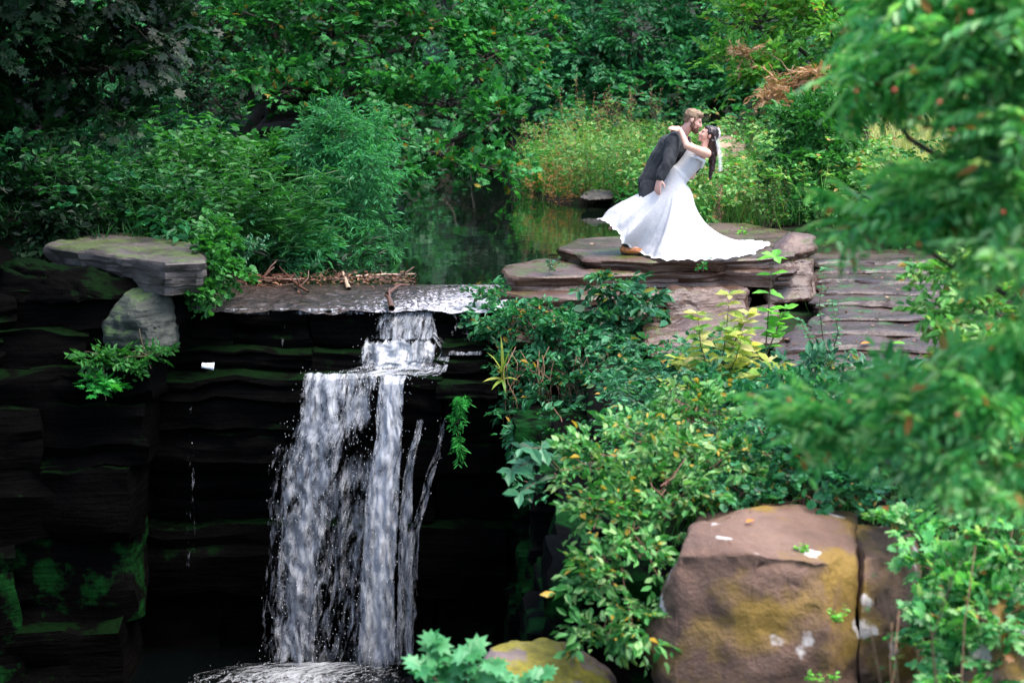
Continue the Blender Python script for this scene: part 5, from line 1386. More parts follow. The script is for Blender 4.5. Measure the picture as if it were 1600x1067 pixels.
litter_on('small brown leaves scattered along the terrace steps', [(px, py + 9, z) for py, z, xa, xb in step_rows for px in np.linspace(xa + 15, xb - 10, 6)], 170, 61, 'litter', 0.05)
litter_on('small brown leaf crumbs on the slabs of the couple\'s rock', [(px, py, SLAB_Z) for px, py in ((900, 390), (930, 380), (960, 392), (1150, 360), (1220, 372), (1240, 385), (1120, 356))] + [(px, 409, 0.265) for px in (830, 870, 1150, 1200)] + [(px, 444, 0.09) for px in (850, 900, 1060, 1110)], 60, 62, 'litter', 0.04)
cover('grass', 'thin grass sprouting from the cracks between terrace steps', 'grass', lambda rng, n: np.column_stack([np.array([onz(rng.uniform(xa, xb), py + rng.normal(2, 1.5), z)[:2] for py, z, xa, xb in [step_rows[int(i)] for i in rng.integers(1, len(step_rows), n)]]), np.full(n, 1.0)]), 260, 'grass', 63, (0.22, 0.34), 0.006)


def fallen(label, p, mat, size, seed, leaf='oval'):
    rng = np.random.default_rng(seed)
    T = frames(np.zeros((1, 3)), np.array([[rng.normal(), rng.normal(), 0.05]]), np.array([[0.1 * rng.normal(), 0.1 * rng.normal() - 0.25, 1.0]]), np.array([size]))
    return tag(link('fallen_leaf', leaves_mesh('fallen_leaf', T, leaf), L[mat], loc=p), label, 'leaf')


fallen('bright orange fallen leaf lying on a pale terrace step', onz(1362, 536, -0.125), 'orange', 0.12, 4)
fallen('yellow-green fallen leaf beside the orange one on the terrace', onz(1415, 537, -0.12), 'lime', 0.14, 9)
fallen('tan fallen leaf half way up the terrace steps', onz(1386, 465, 0.02), 'dead', 0.13, 6)
fallen('brown fallen leaf on the left part of the top slab', onz(925, 382, SLAB_Z + 0.02), 'dead', 0.09, 7)
fallen('orange leaf resting on the top of the big boulder', at(1178, 812, BZ + 0.42), 'orange', 0.07, 8)

# crushed white plastic cup on the dark ledge
c = at(325, 577, 15.12)
bm = bmesh.new()
rings = []
prof = [(0, .028), (.008, .031), (.03, .033), (.055, .036), (.085, .039), (.11, .042), (.115, .045), (.12, .044), (.115, .041), (.02, .029), (.006, .0)]
for i, (x, r) in enumerate(prof):
    ring = []
    for k in range(20):
        a = k * 2 * math.pi / 20
        dent = 1 - 0.45 * max(0, math.cos(a - 1.2)) * math.exp(-((x - .06) / .03) ** 2)
        ring.append(bm.verts.new((x - .06, r * dent * math.cos(a), r * dent * math.sin(a) * 0.85)))
    rings.append(ring)
for a, b2 in zip(rings[:-1], rings[1:]):
    for k in range(20): bm.faces.new((a[k], a[(k + 1) % 20], b2[(k + 1) % 20], b2[k]))
me = bpy.data.meshes.new('plastic_cup'); bm.to_mesh(me); bm.free()
for p in me.polygons: p.use_smooth = True
M['plastic'] = plain_mat('white_plastic', (0.75, 0.78, 0.82), 0.35, 0.08)
o = tag(link('plastic_cup', me, M['plastic'], loc=c + np.array([0, 0, 0.035])), 'crushed white plastic cup lying on the black ledge', 'cup')
o.rotation_euler = (0.4, 0.12, 0.15)
print('leaf count', TRI[0])

# ================================================================== the couple
CY = 17.5


def cp(px, py, dy=0.0):
    return at(px, py, CY + dy)


def cone(p0, r0, p1, r1, seg=14, depth=1.0):
    """Rounded tapered limb segment (closed)."""
    p0 = np.asarray(p0, float); p1 = np.asarray(p1, float)
    ax = p1 - p0; L_ = np.linalg.norm(ax) + 1e-9; t = ax / L_
    ref = np.array([0, 1.0, 0]) if abs(t[1]) < 0.9 else np.array([1.0, 0, 0])
    a = norm(np.cross(t, ref)); b = np.cross(t, a)
    prof = [(-r0 * math.cos(x), r0 * math.sin(x)) for x in np.linspace(0.15, math.pi / 2, 5)] + [(L_ + r1 * math.sin(x), r1 * math.cos(x)) for x in np.linspace(0, math.pi / 2 - 0.15, 5)]
    V, Fq = [], []
    for s, r in prof:
        for k in range(seg):
            th = k * 2 * math.pi / seg
            off = r * (a * math.cos(th) + b * math.sin(th)); off[1] *= depth
            V.append(p0 + t * s + off)
    n = len(prof)
    for i in range(n - 1):
        for k in range(seg):
            k2 = (k + 1) % seg
            Fq.append((i * seg + k, i * seg + k2, (i + 1) * seg + k2, (i + 1) * seg + k))
    V.append(p0 - t * r0); V.append(p0 + t * (L_ + r1))
    tri = [(n * seg, (k + 1) % seg, k) for k in range(seg)] + [(n * seg + 1, (n - 1) * seg + k, (n - 1) * seg + (k + 1) % seg) for k in range(seg)]
    return np.array(V), [np.array(Fq), np.array(tri)]


def ell(c, ax, seg=16, rings=10):
    """Ellipsoid with the three half axes given as vectors (rows)."""
    ax = np.asarray(ax, float); V = []
    for i in range(1, rings):
        ph = math.pi * i / rings
        for k in range(seg):
            th = 2 * math.pi * k / seg
            V.append(np.array([math.sin(ph) * math.cos(th), math.sin(ph) * math.sin(th), math.cos(ph)]) @ ax + c)
    Fq = [((i * seg + k), (i * seg + (k + 1) % seg), ((i + 1) * seg + (k + 1) % seg), ((i + 1) * seg + k)) for i in range(rings - 2) for k in range(seg)]
    V.append(np.asarray(c) + ax[2]); V.append(np.asarray(c) - ax[2]); n = len(V)
    tri = [(n - 2, (k + 1) % seg, k) for k in range(seg)] + [(n - 1, (rings - 2) * seg + k, (rings - 2) * seg + (k + 1) % seg) for k in range(seg)]
    return np.array(V), [np.array(Fq)[:, ::-1], np.array(tri)[:, ::-1]]


def chain(pts, rads, depth=1.0):
    return [cone(pts[i], rads[i], pts[i + 1], rads[i + 1], depth=depth) for i in range(len(pts) - 1)]


def fuse(name, pieces, mat, parent, voxel=0.008, smooth=4, wrinkle=0.0, wf=14, seed=0):
    """Join pieces into one continuous skin."""
    V, quads, tris, b = [], [], [], 0
    for v, fs in pieces:
        V.append(v)
        for f in fs: (quads if f.shape[1] == 4 else tris).append(f + b)
        b += len(v)
    me = mesh_np(name, np.concatenate(V), [np.concatenate(quads), np.concatenate(tris)])
    o = bpy.data.objects.new('tmp', me); COL.objects.link(o)
    m = o.modifiers.new('r', 'REMESH'); m.mode = 'VOXEL'; m.voxel_size = voxel
    s = o.modifiers.new('s', 'SMOOTH'); s.iterations = smooth; s.factor = 0.5
    dg = bpy.context.evaluated_depsgraph_get()
    me2 = bpy.data.meshes.new_from_object(o.evaluated_get(dg))
    bpy.data.objects.remove(o)
    me2.name = name
    if wrinkle:
        n = len(me2.vertices)
        co = np.empty(n * 3, np.float32); me2.vertices.foreach_get('co', co); co = co.reshape(-1, 3)
        nr = np.array([v.normal[:] for v in me2.vertices])
        d = np.array([fbm(c[0] * wf, c[1] * wf, c[2] * wf * 0.6 + seed, 3) for c in co]) * wrinkle
        co = co + nr * d[:, None]
        me2.vertices.foreach_set('co', co.astype(np.float32).ravel())
    me2.polygons.foreach_set('use_smooth', np.ones(len(me2.polygons), bool))
    me2.update()
    me2.materials.clear(); me2.materials.append(mat)
    return link(name, me2, mat, parent)


def hand(wrist, d, palm_n, thumb_side, curl=0.5, s=1.0):
    """Palm, four unequal bent fingers and a thumb leaving the side of the palm."""
    d = norm(np.asarray(d, float)); n_ = norm(np.asarray(palm_n, float) - np.dot(palm_n, d) * d); side = np.cross(d, n_) * thumb_side
    out = [ell(wrist + d * 0.045 * s, np.array([side * 0.042, d * 0.055, n_ * 0.016]) * s)]
    for i, (o_, l_) in enumerate(((0.030, 0.075), (0.010, 0.084), (-0.010, 0.079), (-0.030, 0.062))):
        p = wrist + d * 0.085 * s + side * o_ * s
        q = norm(d + n_ * curl * 0.35 + side * o_ * 1.2); r1 = p + q * l_ * 0.45 * s
        q2 = norm(d + n_ * curl * 1.1); r2 = r1 + q2 * l_ * 0.33 * s
        q3 = norm(d * 0.8 + n_ * curl * 1.7); r3 = r2 + q3 * l_ * 0.25 * s
        out += chain([p - d * 0.02, p, r1, r2, r3], [0.0105 * s, 0.0105 * s, 0.0095 * s, 0.0088 * s, 0.0078 * s])
    p = wrist + d * 0.025 * s + side * 0.034 * s
    q = norm(d * 0.7 + side * 0.75 + n_ * 0.25); r1 = p + q * 0.036 * s; r2 = r1 + norm(d + side * 0.25 + n_ * 0.35) * 0.030 * s
    out += chain([p, r1, r2], [0.0125 * s, 0.0108 * s, 0.009 * s])
    return out


def skin_mat(name, col):
    m, nt, bs, out = new_mat(name)
    geo = N(nt, 'ShaderNodeNewGeometry')
    nz = N(nt, 'ShaderNodeTexNoise', Scale=25.0, Detail=3.0); nt.links.new(geo.outputs['Position'], nz.inputs['Vector'])
    r = ramp(nt, nz.outputs['Fac'], [(0.3, (col[0] * 0.92, col[1] * 0.80, col[2] * 0.78)), (0.7, col)])
    nt.links.new(r.outputs[0], bs.inputs['Base Color'])
    bs.inputs['Roughness'].default_value = 0.48
    bs.inputs['Subsurface Weight'].default_value = 0.15
    bs.inputs['Subsurface Radius'].default_value = (0.02, 0.008, 0.005)
    return m


def cloth_mat(name, col, rough=0.85, weave=260.0, sheen=0.3, var=0.12):
    m, nt, bs, out = new_mat(name)
    geo = N(nt, 'ShaderNodeNewGeometry')
    nz = N(nt, 'ShaderNodeTexNoise', Scale=weave, Detail=2.0); nt.links.new(geo.outputs['Position'], nz.inputs['Vector'])
    n2 = N(nt, 'ShaderNodeTexNoise', Scale=12.0, Detail=3.0); nt.links.new(geo.outputs['Position'], n2.inputs['Vector'])
    s = math_(nt, 'ADD', math_(nt, 'MULTIPLY', nz.outputs['Fac'], 0.5), math_(nt, 'MULTIPLY', n2.outputs['Fac'], 0.5))
    r = ramp(nt, s, [(0.35, tuple(c * (1 - var) for c in col)), (0.65, tuple(min(1, c * (1 + var)) for c in col))])
    nt.links.new(r.outputs[0], bs.inputs['Base Color'])
    bs.inputs['Roughness'].default_value = rough
    bs.inputs['Sheen Weight'].default_value = sheen
    b = N(nt, 'ShaderNodeBump', Strength=0.25, Distance=0.004); nt.links.new(nz.outputs['Fac'], b.inputs['Height']); nt.links.new(b.outputs[0], bs.inputs['Normal'])
    return m


M['skin_him'] = skin_mat('groom_skin', (0.60, 0.36, 0.29))
M['skin_her'] = skin_mat('bride_skin', (0.62, 0.37, 0.28))
M['suit'] = cloth_mat('charcoal_wool', (0.010, 0.0125, 0.017), sheen=0.05)
M['trouser'] = cloth_mat('dark_slate_wool', (0.010, 0.012, 0.018), sheen=0.05)
M['shirt'] = cloth_mat('pale_pink_cotton', (0.70, 0.55, 0.58), 0.8)
M['tie'] = cloth_mat('burgundy_silk', (0.10, 0.012, 0.03), 0.45)
M['shoe'] = plain_mat('tan_leather', (0.36, 0.12, 0.03), 0.35, 0.35, 30)
M['sole'] = plain_mat('dark_sole', (0.02, 0.015, 0.012), 0.7)
M['sock'] = cloth_mat('black_sock', (0.015, 0.013, 0.016))
M['hair_him'] = plain_mat('light_brown_hair', (0.17, 0.105, 0.06), 0.6, 0.5, 60, 0.8)
M['beard'] = plain_mat('reddish_brown_beard', (0.10, 0.04, 0.022), 0.7, 0.5, 80, 0.8)
M['hair_her'] = plain_mat('dark_plum_brown_hair', (0.020, 0.008, 0.009), 0.38, 0.5, 50, 0.5)
M['lace'] = cloth_mat('white_lace', (0.56, 0.56, 0.58), 0.75, 120.0, 0.2, 0.06)
M['petal'] = plain_mat('white_petal', (0.80, 0.74, 0.78), 0.6, 0.08, 30)


def gown_mat():
    m, nt, bs, out = new_mat('white_chiffon')
    geo = N(nt, 'ShaderNodeNewGeometry')
    nz = N(nt, 'ShaderNodeTexNoise', Scale=45.0, Detail=4.0); nt.links.new(geo.outputs['Position'], nz.inputs['Vector'])
    vo = N(nt, 'ShaderNodeTexVoronoi', Scale=26.0); nt.links.new(geo.outputs['Position'], vo.inputs['Vector'])
    r = ramp(nt, nz.outputs['Fac'], [(0.3, (0.48, 0.48, 0.51)), (0.7, (0.56, 0.56, 0.58))])
    nt.links.new(r.outputs[0], bs.inputs['Base Color'])
    bs.inputs['Roughness'].default_value = 0.8
    b = N(nt, 'ShaderNodeBump', Strength=0.25, Distance=0.006); nt.links.new(vo.outputs['Distance'], b.inputs['Height']); nt.links.new(b.outputs[0], bs.inputs['Normal'])
    tl = N(nt, 'ShaderNodeBsdfTranslucent'); nt.links.new(r.outputs[0], tl.inputs[0])
    mx = N(nt, 'ShaderNodeMixShader'); mx.inputs[0].default_value = 0.22
    nt.links.new(bs.outputs[0], mx.inputs[1]); nt.links.new(tl.outputs[0], mx.inputs[2]); nt.links.new(mx.outputs[0], out.inputs[0])
    return m


M['gown'] = gown_mat()


def veil_mat():
    m, nt, bs, out = new_mat('sheer_veil')
    bs.inputs['Base Color'].default_value = (0.85, 0.85, 0.88, 1); bs.inputs['Roughness'].default_value = 0.7
    tr = N(nt, 'ShaderNodeBsdfTransparent'); mx = N(nt, 'ShaderNodeMixShader'); mx.inputs[0].default_value = 0.14
    nt.links.new(tr.outputs[0], mx.inputs[1]); nt.links.new(bs.outputs[0], mx.inputs[2]); nt.links.new(mx.outputs[0], out.inputs[0])
    return m


M['tulle'] = veil_mat()
YV = np.array([0, 1.0, 0])


def head(c, fwd, up, s=1.0, jaw=1.0):
    """Skull, face, jaw, brow, nose, lips, chin and ears as overlapping volumes."""
    fwd = norm(np.asarray(fwd, float)); up = norm(np.asarray(up, float) - np.dot(up, fwd) * fwd); sd_ = np.cross(up, fwd)
    p = lambda f, u, x=0: c + (fwd * f + up * u + sd_ * x) * s
    E = lambda q, f, x, u: ell(q, np.array([fwd * f, sd_ * x, up * u]) * s)
    out = [E(p(-0.012, 0.028), 0.094, 0.074, 0.082), E(p(0.030, -0.020), 0.058, 0.060, 0.078), E(p(0.038, -0.072), 0.044 * jaw, 0.046 * jaw, 0.036), E(p(0.066, -0.092), 0.020, 0.022, 0.018),
           E(p(0.074, 0.022), 0.016, 0.048, 0.014), E(p(0.086, -0.058), 0.010, 0.020, 0.008), E(p(0.084, -0.070), 0.010, 0.018, 0.008)]
    out += chain([p(0.084, 0.012), p(0.098, -0.016), p(0.106, -0.034)], [0.009 * s, 0.011 * s, 0.0125 * s])
    out += [E(p(0.092, -0.038, 0.010), 0.010, 0.008, 0.007), E(p(0.092, -0.038, -0.010), 0.010, 0.008, 0.007)]
    for x in (-1, 1):
        out += [E(p(-0.012, -0.006, 0.074 * x), 0.018, 0.008, 0.030), E(p(0.060, -0.030, 0.034 * x), 0.026, 0.020, 0.026)]
    return out, p, (fwd, sd_, up)


# ------------------------------------------------------------------ groom
shoe_ground = onz(988, 397, SLAB_Z + 0.012)
gbase = shoe_ground.copy(); gbase[2] = SLAB_Z
groom = empty('person', gbase, 'bearded man in charcoal suit and tan shoes bending to kiss the woman', 'person', 'couple on the rock')
G = dict(pel=cp(1016, 284, .14), waist=cp(1026, 262, .14), chest=cp(1046, 232, .14), neck=cp(1066, 211, .12), hd=cp(1083, 188, .08))
f_g = np.array([0.93, -0.10, -0.34]); u_g = np.array([0.34, 0, 0.94])
hp, hpf, (gf, gs, gu) = head(G['hd'], f_g, u_g, 1.03, 1.06)
shN, shF = cp(1053, 220, -.06), cp(1060, 218, .34)
elN, wrN = cp(1044, 254, -.20), cp(1031, 280, -.25)
elF, wrF = cp(1088, 250, .36), cp(1086, 268, .20)
hipN, hipF = cp(1014, 290, .04), cp(1018, 290, .24)
ankN = shoe_ground + np.array([-0.05, 0.0, 0.10]); ankF = cp(1058, 384, .42); ankF[2] = SLAB_Z + 0.09
kneeN = (hipN + ankN) / 2 + np.array([0.05, -0.02, 0.02]); kneeF = (hipF + ankF) / 2 + np.array([0.12, 0, 0.02])
body = hp + chain([G['neck'] - np.array([0.02, 0, 0.03]), G['neck'], hpf(-0.02, -0.06)], [.066, .060, .058])
body += chain([G['pel'], G['waist'], G['chest'], G['neck'] - np.array([.03, 0, .05])], [.115, .105, .125, .08], depth=1.35)
body += chain([G['chest'] + np.array([0, 0, .05]), shN, elN, wrN], [.08, .062, .046, .030]) + chain([G['chest'] + np.array([0, 0, .05]), shF, elF, wrF], [.08, .062, .046, .030])
body += chain([G['pel'], hipN, kneeN, ankN], [.10, .085, .058, .040]) + chain([G['pel'], hipF, kneeF, ankF], [.10, .085, .058, .040])
body += chain([ankN, ankN + np.array([.11, -.02, -.05])], [.035, .030]) + chain([ankF, ankF + np.array([.12, 0, -.05])], [.035, .030])
body += hand(wrN, np.array([-0.22, -0.08, -1.0]), np.array([0.6, 0.8, 0.0]), 1, 0.35, 1.05) + hand(wrF, np.array([-0.3, -0.9, -0.3]), np.array([-1, 0.2, 0.0]), 1, 0.4, 1.0)
fuse('body', body, M['skin_him'], groom, 0.0065, 3)
jk = chain([G['pel'] + np.array([.0, 0, -.01]), G['waist'], G['chest'], G['neck'] - np.array([.045, 0, .045])], [.142, .132, .152, .105], depth=1.38)
jk += chain([G['chest'] + np.array([.01, -.06, .05]), shN, elN, wrN + (elN - wrN) * 0.10], [.10, .088, .070, .052]) + chain([G['chest'] + np.array([.01, .06, .05]), shF, elF, wrF + (elF - wrF) * 0.1], [.10, .088, .070, .052])
jk += [ell(cp(1062, 236, .16), np.array([[.115, 0, -.05], [0, .16, 0], [.05, 0, .13]])), ell(cp(1048, 258, .15), np.array([[.11, 0, -.04], [0, .15, 0], [.04, 0, .12]]))]
fuse('jacket', jk, M['suit'], groom, 0.008, 5, 0.016, 9, 3)
tr = chain([G['pel'] + np.array([0, 0, -.03]), hipN, kneeN, ankN + np.array([0, 0, .03])], [.132, .108, .082, .066]) + chain([G['pel'] + np.array([0, 0, -.03]), hipF, kneeF, ankF + np.array([0, 0, .03])], [.132, .108, .082, .066])
fuse('trousers', tr, M['trouser'], groom, 0.009, 5, 0.012, 10, 5)
# collar, tie
nk = G['neck']
fuse('shirt_collar', chain([nk + np.array([-.03, 0, -.01]), nk + np.array([0.0, 0, .02])], [.082, .074]), M['shirt'], groom, 0.008, 2)
fuse('tie', chain([nk + np.array([.075, -.02, -.03]), nk + np.array([.075, -.03, -.10]), nk + np.array([.06, -.03, -.20])], [.018, .024, .032]), M['tie'], groom, 0.008, 2)
# lapel on the near side
fuse('lapel', chain([nk + np.array([.01, -.085, -.0]), nk + np.array([.05, -.10, -.09]), nk + np.array([.05, -.09, -.17])], [.018, .030, .014]), M['suit'], groom, 0.007, 2)
hh = [ell(hpf(-0.022, 0.040), np.array([gf * .098, gs * .080, gu * .082]) * 1.03), ell(hpf(0.022, 0.074), np.array([gf * .070, gs * .068, gu * .046]) * 1.03), ell(hpf(-0.062, -0.004), np.array([gf * .042, gs * .062, gu * .062]) * 1.03)]
fuse('hair', hh, M['hair_him'], groom, 0.007, 2, 0.008, 40, 1)
bd = [ell(hpf(0.048, -0.082), np.array([gf * .050, gs * .052, gu * .040])), ell(hpf(0.070, -0.102), np.array([gf * .034, gs * .034, gu * .034])), ell(hpf(0.082, -0.052), np.array([gf * .014, gs * .028, gu * .008]))]
for x in (-1, 1): bd.append(ell(hpf(0.014, -0.052, 0.058 * x), np.array([gf * .026, gs * .012, gu * .044])))
fuse('beard', bd, M['beard'], groom, 0.0065, 2, 0.008, 50, 2)
M['eye'] = plain_mat('dark_eye', (0.02, 0.012, 0.01), 0.2, 0.1)
for x in (-1, 1):
    fuse('eye', [ell(hpf(0.082, 0.002, 0.030 * x), np.array([gf * .010, gs * .014, gu * .006]))], M['eye'], groom, 0.004, 1)
# shoes: rounded toe, ankle collar, heel and sole
for an, dr in ((ankN, norm(np.array([.9, -.25, 0]))), (ankF, norm(np.array([1.0, 0, 0])))):
    g0 = an.copy(); g0[2] = SLAB_Z + 0.012
    sdv = np.cross(np.array([0, 0, 1.0]), dr)
    up_ = np.array([0, 0, .055])
    pieces = chain([g0 - dr * .05 + np.array([0, 0, .05]), g0 + dr * .05 + np.array([0, 0, .042]), g0 + dr * .15 + np.array([0, 0, .032])], [.044, .044, .036]) + chain([g0 - dr * .03 + np.array([0, 0, .06]), g0 - dr * .03 + np.array([0, 0, .10])], [.045, .043])
    so_ = fuse('shoe', pieces, M['shoe'], groom, 0.0065, 3)
    fuse('sole', chain([g0 - dr * .055 + np.array([0, 0, .006]), g0 + dr * .05 + np.array([0, 0, .006]), g0 + dr * .16 + np.array([0, 0, .006])], [.018, .016, .016]) + [ell(g0 + dr * .12 + np.array([0, 0, .008]), np.array([dr * .07, sdv * .04, [0, 0, .012]])), ell(g0 - dr * .04 + np.array([0, 0, .010]), np.array([dr * .045, sdv * .038, [0, 0, .018]]))], M['sole'], so_, 0.006, 1)
    fuse('sock', chain([an + np.array([0, 0, .01]), an + np.array([0, 0, .07])], [.046, .044]), M['sock'], groom, 0.008, 1)

# ------------------------------------------------------------------ bride
bbase = onz(1060, 400, SLAB_Z)
bride = empty('person', bbase, 'dark-haired woman in long white gown and flower headpiece, dipped backward', 'person', 'couple on the rock')
B = dict(pel=cp(1048, 292, 0), waist=cp(1064, 271, 0), chest=cp(1084, 251, 0), neck=cp(1099, 234, 0), hd=cp(1106, 211, .0))
f_b = np.array([-0.90, -0.10, 0.42]); u_b = np.array([0.42, 0, 0.90])
hb, hbf, (bf, bs_, bu) = head(B['hd'], f_b, u_b, 0.93, 0.86)
shN, shF = cp(1104, 240, -.15), cp(1098, 243, .17)
elN, wrN = cp(1073, 228, -.24), cp(1063, 204, -.14)
elF, wrF = cp(1076, 226, .30), cp(1066, 208, .26)
body = hb + chain([B['neck'] - np.array([.02, 0, .03]), B['neck'], hbf(-0.01, -0.06)], [.055, .046, .045])
body += chain([B['pel'], B['waist'], B['chest'], B['neck'] - np.array([.01, 0, .03])], [.115, .085, .095, .06], depth=1.3)
body += [ell(B['chest'] + np.array([-.045, -.055, .02]), np.eye(3) * .050), ell(B['chest'] + np.array([-.045, .055, .02]), np.eye(3) * .050)]
body += chain([B['neck'] - np.array([0, 0, .03]), shN, elN, wrN], [.06, .055, .041, .026]) + chain([B['neck'] - np.array([0, 0, .03]), shF, elF, wrF], [.06, .053, .040, .026])
body += hand(wrN, np.array([-0.75, 0.35, 0.22]), np.array([-0.1, 0.7, -0.7]), -1, 0.45, 0.92) + hand(wrF, np.array([-0.8, -0.2, 0.2]), np.array([-0.2, -0.7, -0.6]), 1, 0.4, 0.92)
footN = onz(1066, 399, SLAB_Z + .04); footR = cp(966, 350, .06)
kN = (B['pel'] + footN) / 2 + np.array([-.04, .16, 0]); kR = cp(1002, 330, .10)
body += chain([B['pel'], B['pel'] + np.array([.0, -.02, -.06]), kN, footN + np.array([0, 0, .06])], [.10, .09, .056, .036]) + chain([B['pel'], B['pel'] + np.array([-.05, .06, -.05]), kR, footR], [.10, .09, .056, .036])
body += chain([footN + np.array([0, 0, .04]), footN + np.array([-.12, -.02, 0])], [.032, .024]) + chain([footR, footR + np.array([-.09, 0, -.05])], [.030, .022])
fuse('body', body, M['skin_her'], bride, 0.0065, 3)


# gown: bodice and skirt in one loft; the hem lies on the rock and runs out into the train
def gown():
    hem = []   # (px, py, mode) mode None -> on the rock, else depth offset
    H = [(942, 342, .02), (955, 349, -.18), (968, 360, -.26), (980, 376, -.30), (996, 390, -.20), (1018, 401, None), (1045, 406, None), (1075, 405, None), (1105, 406, None), (1140, 402, None), (1168, 397, None), (1186, 389, None), (1198, 380, None),
         (1180, 377, None), (1150, 376, None), (1118, 374, None), (1090, 377, None), (1060, 376, .45), (1030, 374, .45), (1000, 366, .40), (970, 354, .30), (952, 346, .16)]
    E = np.array([onz(px, py, SLAB_Z + 0.022) if m is None else cp(px, py, m) for px, py, m in H])
    Cc = [(985, 303, .02), (990, 312, -.16), (1000, 325, -.24), (1012, 335, -.28), (1028, 345, -.32), (1042, 352, -.36), (1055, 358, -.38), (1072, 360, -.36), (1084, 378, -.34), (1090, 384, -.28), (1094, 388, -.20), (1096, 388, -.10), (1098, 386, .0),
          (1096, 380, .12), (1092, 372, .20), (1086, 362, .26), (1076, 345, .28), (1058, 340, .28), (1040, 332, .28), (1020, 322, .26), (1004, 314, .20), (992, 306, .10)]
    C = np.array([cp(*c) for c in Cc])
    n = 220

    def cyc(A):
        m = len(A); t = np.linspace(0, m, n, endpoint=False)
        i = np.floor(t).astype(int); f = (t - i)[:, None]
        a, b_, c, d = A[(i - 1) % m], A[i % m], A[(i + 1) % m], A[(i + 2) % m]
        return 0.5 * ((2 * b_) + (-a + c) * f + (2 * a - 5 * b_ + 4 * c - d) * f ** 2 + (-a + 3 * b_ - 3 * c + d) * f ** 3)
    E, C = cyc(E), cyc(C)
    th = np.linspace(0, 2 * math.pi, n, endpoint=False)
    ax = norm(B['chest'] - B['waist']); e1 = norm(np.array([-ax[2], 0, ax[0]]))   # toward upper left
    rows = []

    def ring(c, a, b_, up=0.0, bust=0.0):
        r = []
        for k in range(n):
            # angle 0 is left, then toward the camera, right, away
            q = c + e1 * a * math.cos(th[k]) - YV * b_ * math.sin(th[k]) + ax * up * math.cos(th[k])
            if bust: q = q + e1 * bust * max(0, math.cos(th[k])) ** 1.5 * (0.55 + 0.45 * abs(math.sin(th[k] * 1.0)) * 1.6)
            r.append(q)
        return np.array(r)
    ch = B['chest'] + ax * 0.055; wa = B['waist']; pe = B['pel'] + np.array([0.01, 0, 0.03])
    rows.append(ring(ch + ax * .012, .106, .135, .02, .045))
    rows.append(ring(ch, .110, .138, .02, .050))
    rows.append(ring(ch - ax * .05, .112, .140, .01, .045))
    rows.append(ring(ch - ax * .10, .112, .136, 0, .02))
    rows.append(ring(wa + ax * .05, .112, .130)); rows.append(ring(wa, .118, .132)); rows.append(ring(wa - ax * .05, .132, .146))
    e1s = e1; e1 = norm(np.array([-1.0, 0, 0.12])); hipr = ring(cp(1052, 300, 0), .222, .21); e1 = e1s
    e1 = norm(np.array([-1.0, 0, 0.45])); rows.append(ring(cp(1057, 285, 0), .165, .172)); e1 = e1s; rows.append(hipr)
    W0 = hipr
    nv = 56
    for i in range(1, nv + 1):
        t = i / nv
        p = (1 - t) ** 2 * W0 + 2 * t * (1 - t) * C + t ** 2 * E
        ctr = p.mean(0); o = p - ctr; o[:, 2] *= 0.35; o = norm(o)
        amp = 0.070 * t ** 1.1 * (1 - 0.45 * smooth01((t - .85) / .15))
        fold = np.zeros(n)
        for fk, ph, w in ((7, 0.9, .45), (13, 0.4, .45), (21, 1.7, .30), (34, 0.2, .18), (55, 2.2, .10)):
            fold += w * np.sin(th * fk + ph + 1.3 * np.sin(th * 2 + ph) + 0.8 * t)
        fold += np.array([0.5 * fbm(p[k, 0] * 3, p[k, 1] * 3, p[k, 2] * 1.2) for k in range(n)])
        p = p + o * (amp * fold)[:, None]
        if t > 0.9:
            p[:, 2] += 0.010 * np.sin(th * 47) * (t - .9) / .1
        p[:, 2] = np.maximum(p[:, 2], SLAB_Z + 0.014 + 0.012 * (1 + np.sin(th * 31 + 9 * t)) * (t > .6))
        rows.append(p)
    V = np.array(rows); m = len(rows)
    i = np.arange(m * n).reshape(m, n); j = np.roll(i, -1, axis=1)
    f = np.stack([i[:-1], i[1:], j[1:], j[:-1]], -1).reshape(-1, 4)
    o = link('gown', mesh_np('gown', V.reshape(-1, 3), [f]), M['gown'], bride)
    # lace scallops along the hem
    hemp = V[-1]; q = []
    rng = np.random.default_rng(5)
    pieces, base, FQ = [], 0, []
    hem2 = hemp + norm(hemp - hemp.mean(0)) * 0.03; hem2[:, 2] = np.maximum(hemp[:, 2] - 0.004, SLAB_Z + 0.010)
    hem2 += norm(hemp - hemp.mean(0)) * (0.014 * np.abs(np.sin(np.arange(n) * math.pi / 5)))[:, None]
    Vh = np.concatenate([hemp, hem2]); a = np.arange(n); b_ = np.roll(a, -1)
    link('lace_hem', mesh_np('lace_hem', Vh, [np.stack([a, a + n, b_ + n, b_], -1)]), M['lace'], o)
    # band at the waist and lace strap over the arm
    wb = np.array([ring(wa + ax * .012, .120, .136), ring(wa - ax * .012, .124, .139)])
    i2 = np.arange(2 * n).reshape(2, n); j2 = np.roll(i2, -1, axis=1)
    link('waistband', mesh_np('waistband', wb.reshape(-1, 3), [np.stack([i2[:-1], i2[1:], j2[1:], j2[:-1]], -1).reshape(-1, 4)]), M['lace'], o)
    return o


gw = gown()
stp = [cp(1079, 246, -.10), cp(1090, 246, -.17), cp(1100, 252, -.15), cp(1096, 262, -.08)]
link('strap', tubes('strap', [(np.array(stp), (0.020, 0.020, 0.020, 0.018)), (np.array([cp(1077, 243, -.08), cp(1084, 236, -.09), cp(1094, 232, -.07)]), (0.010, 0.010, 0.008))], 8), M['lace'], gw)
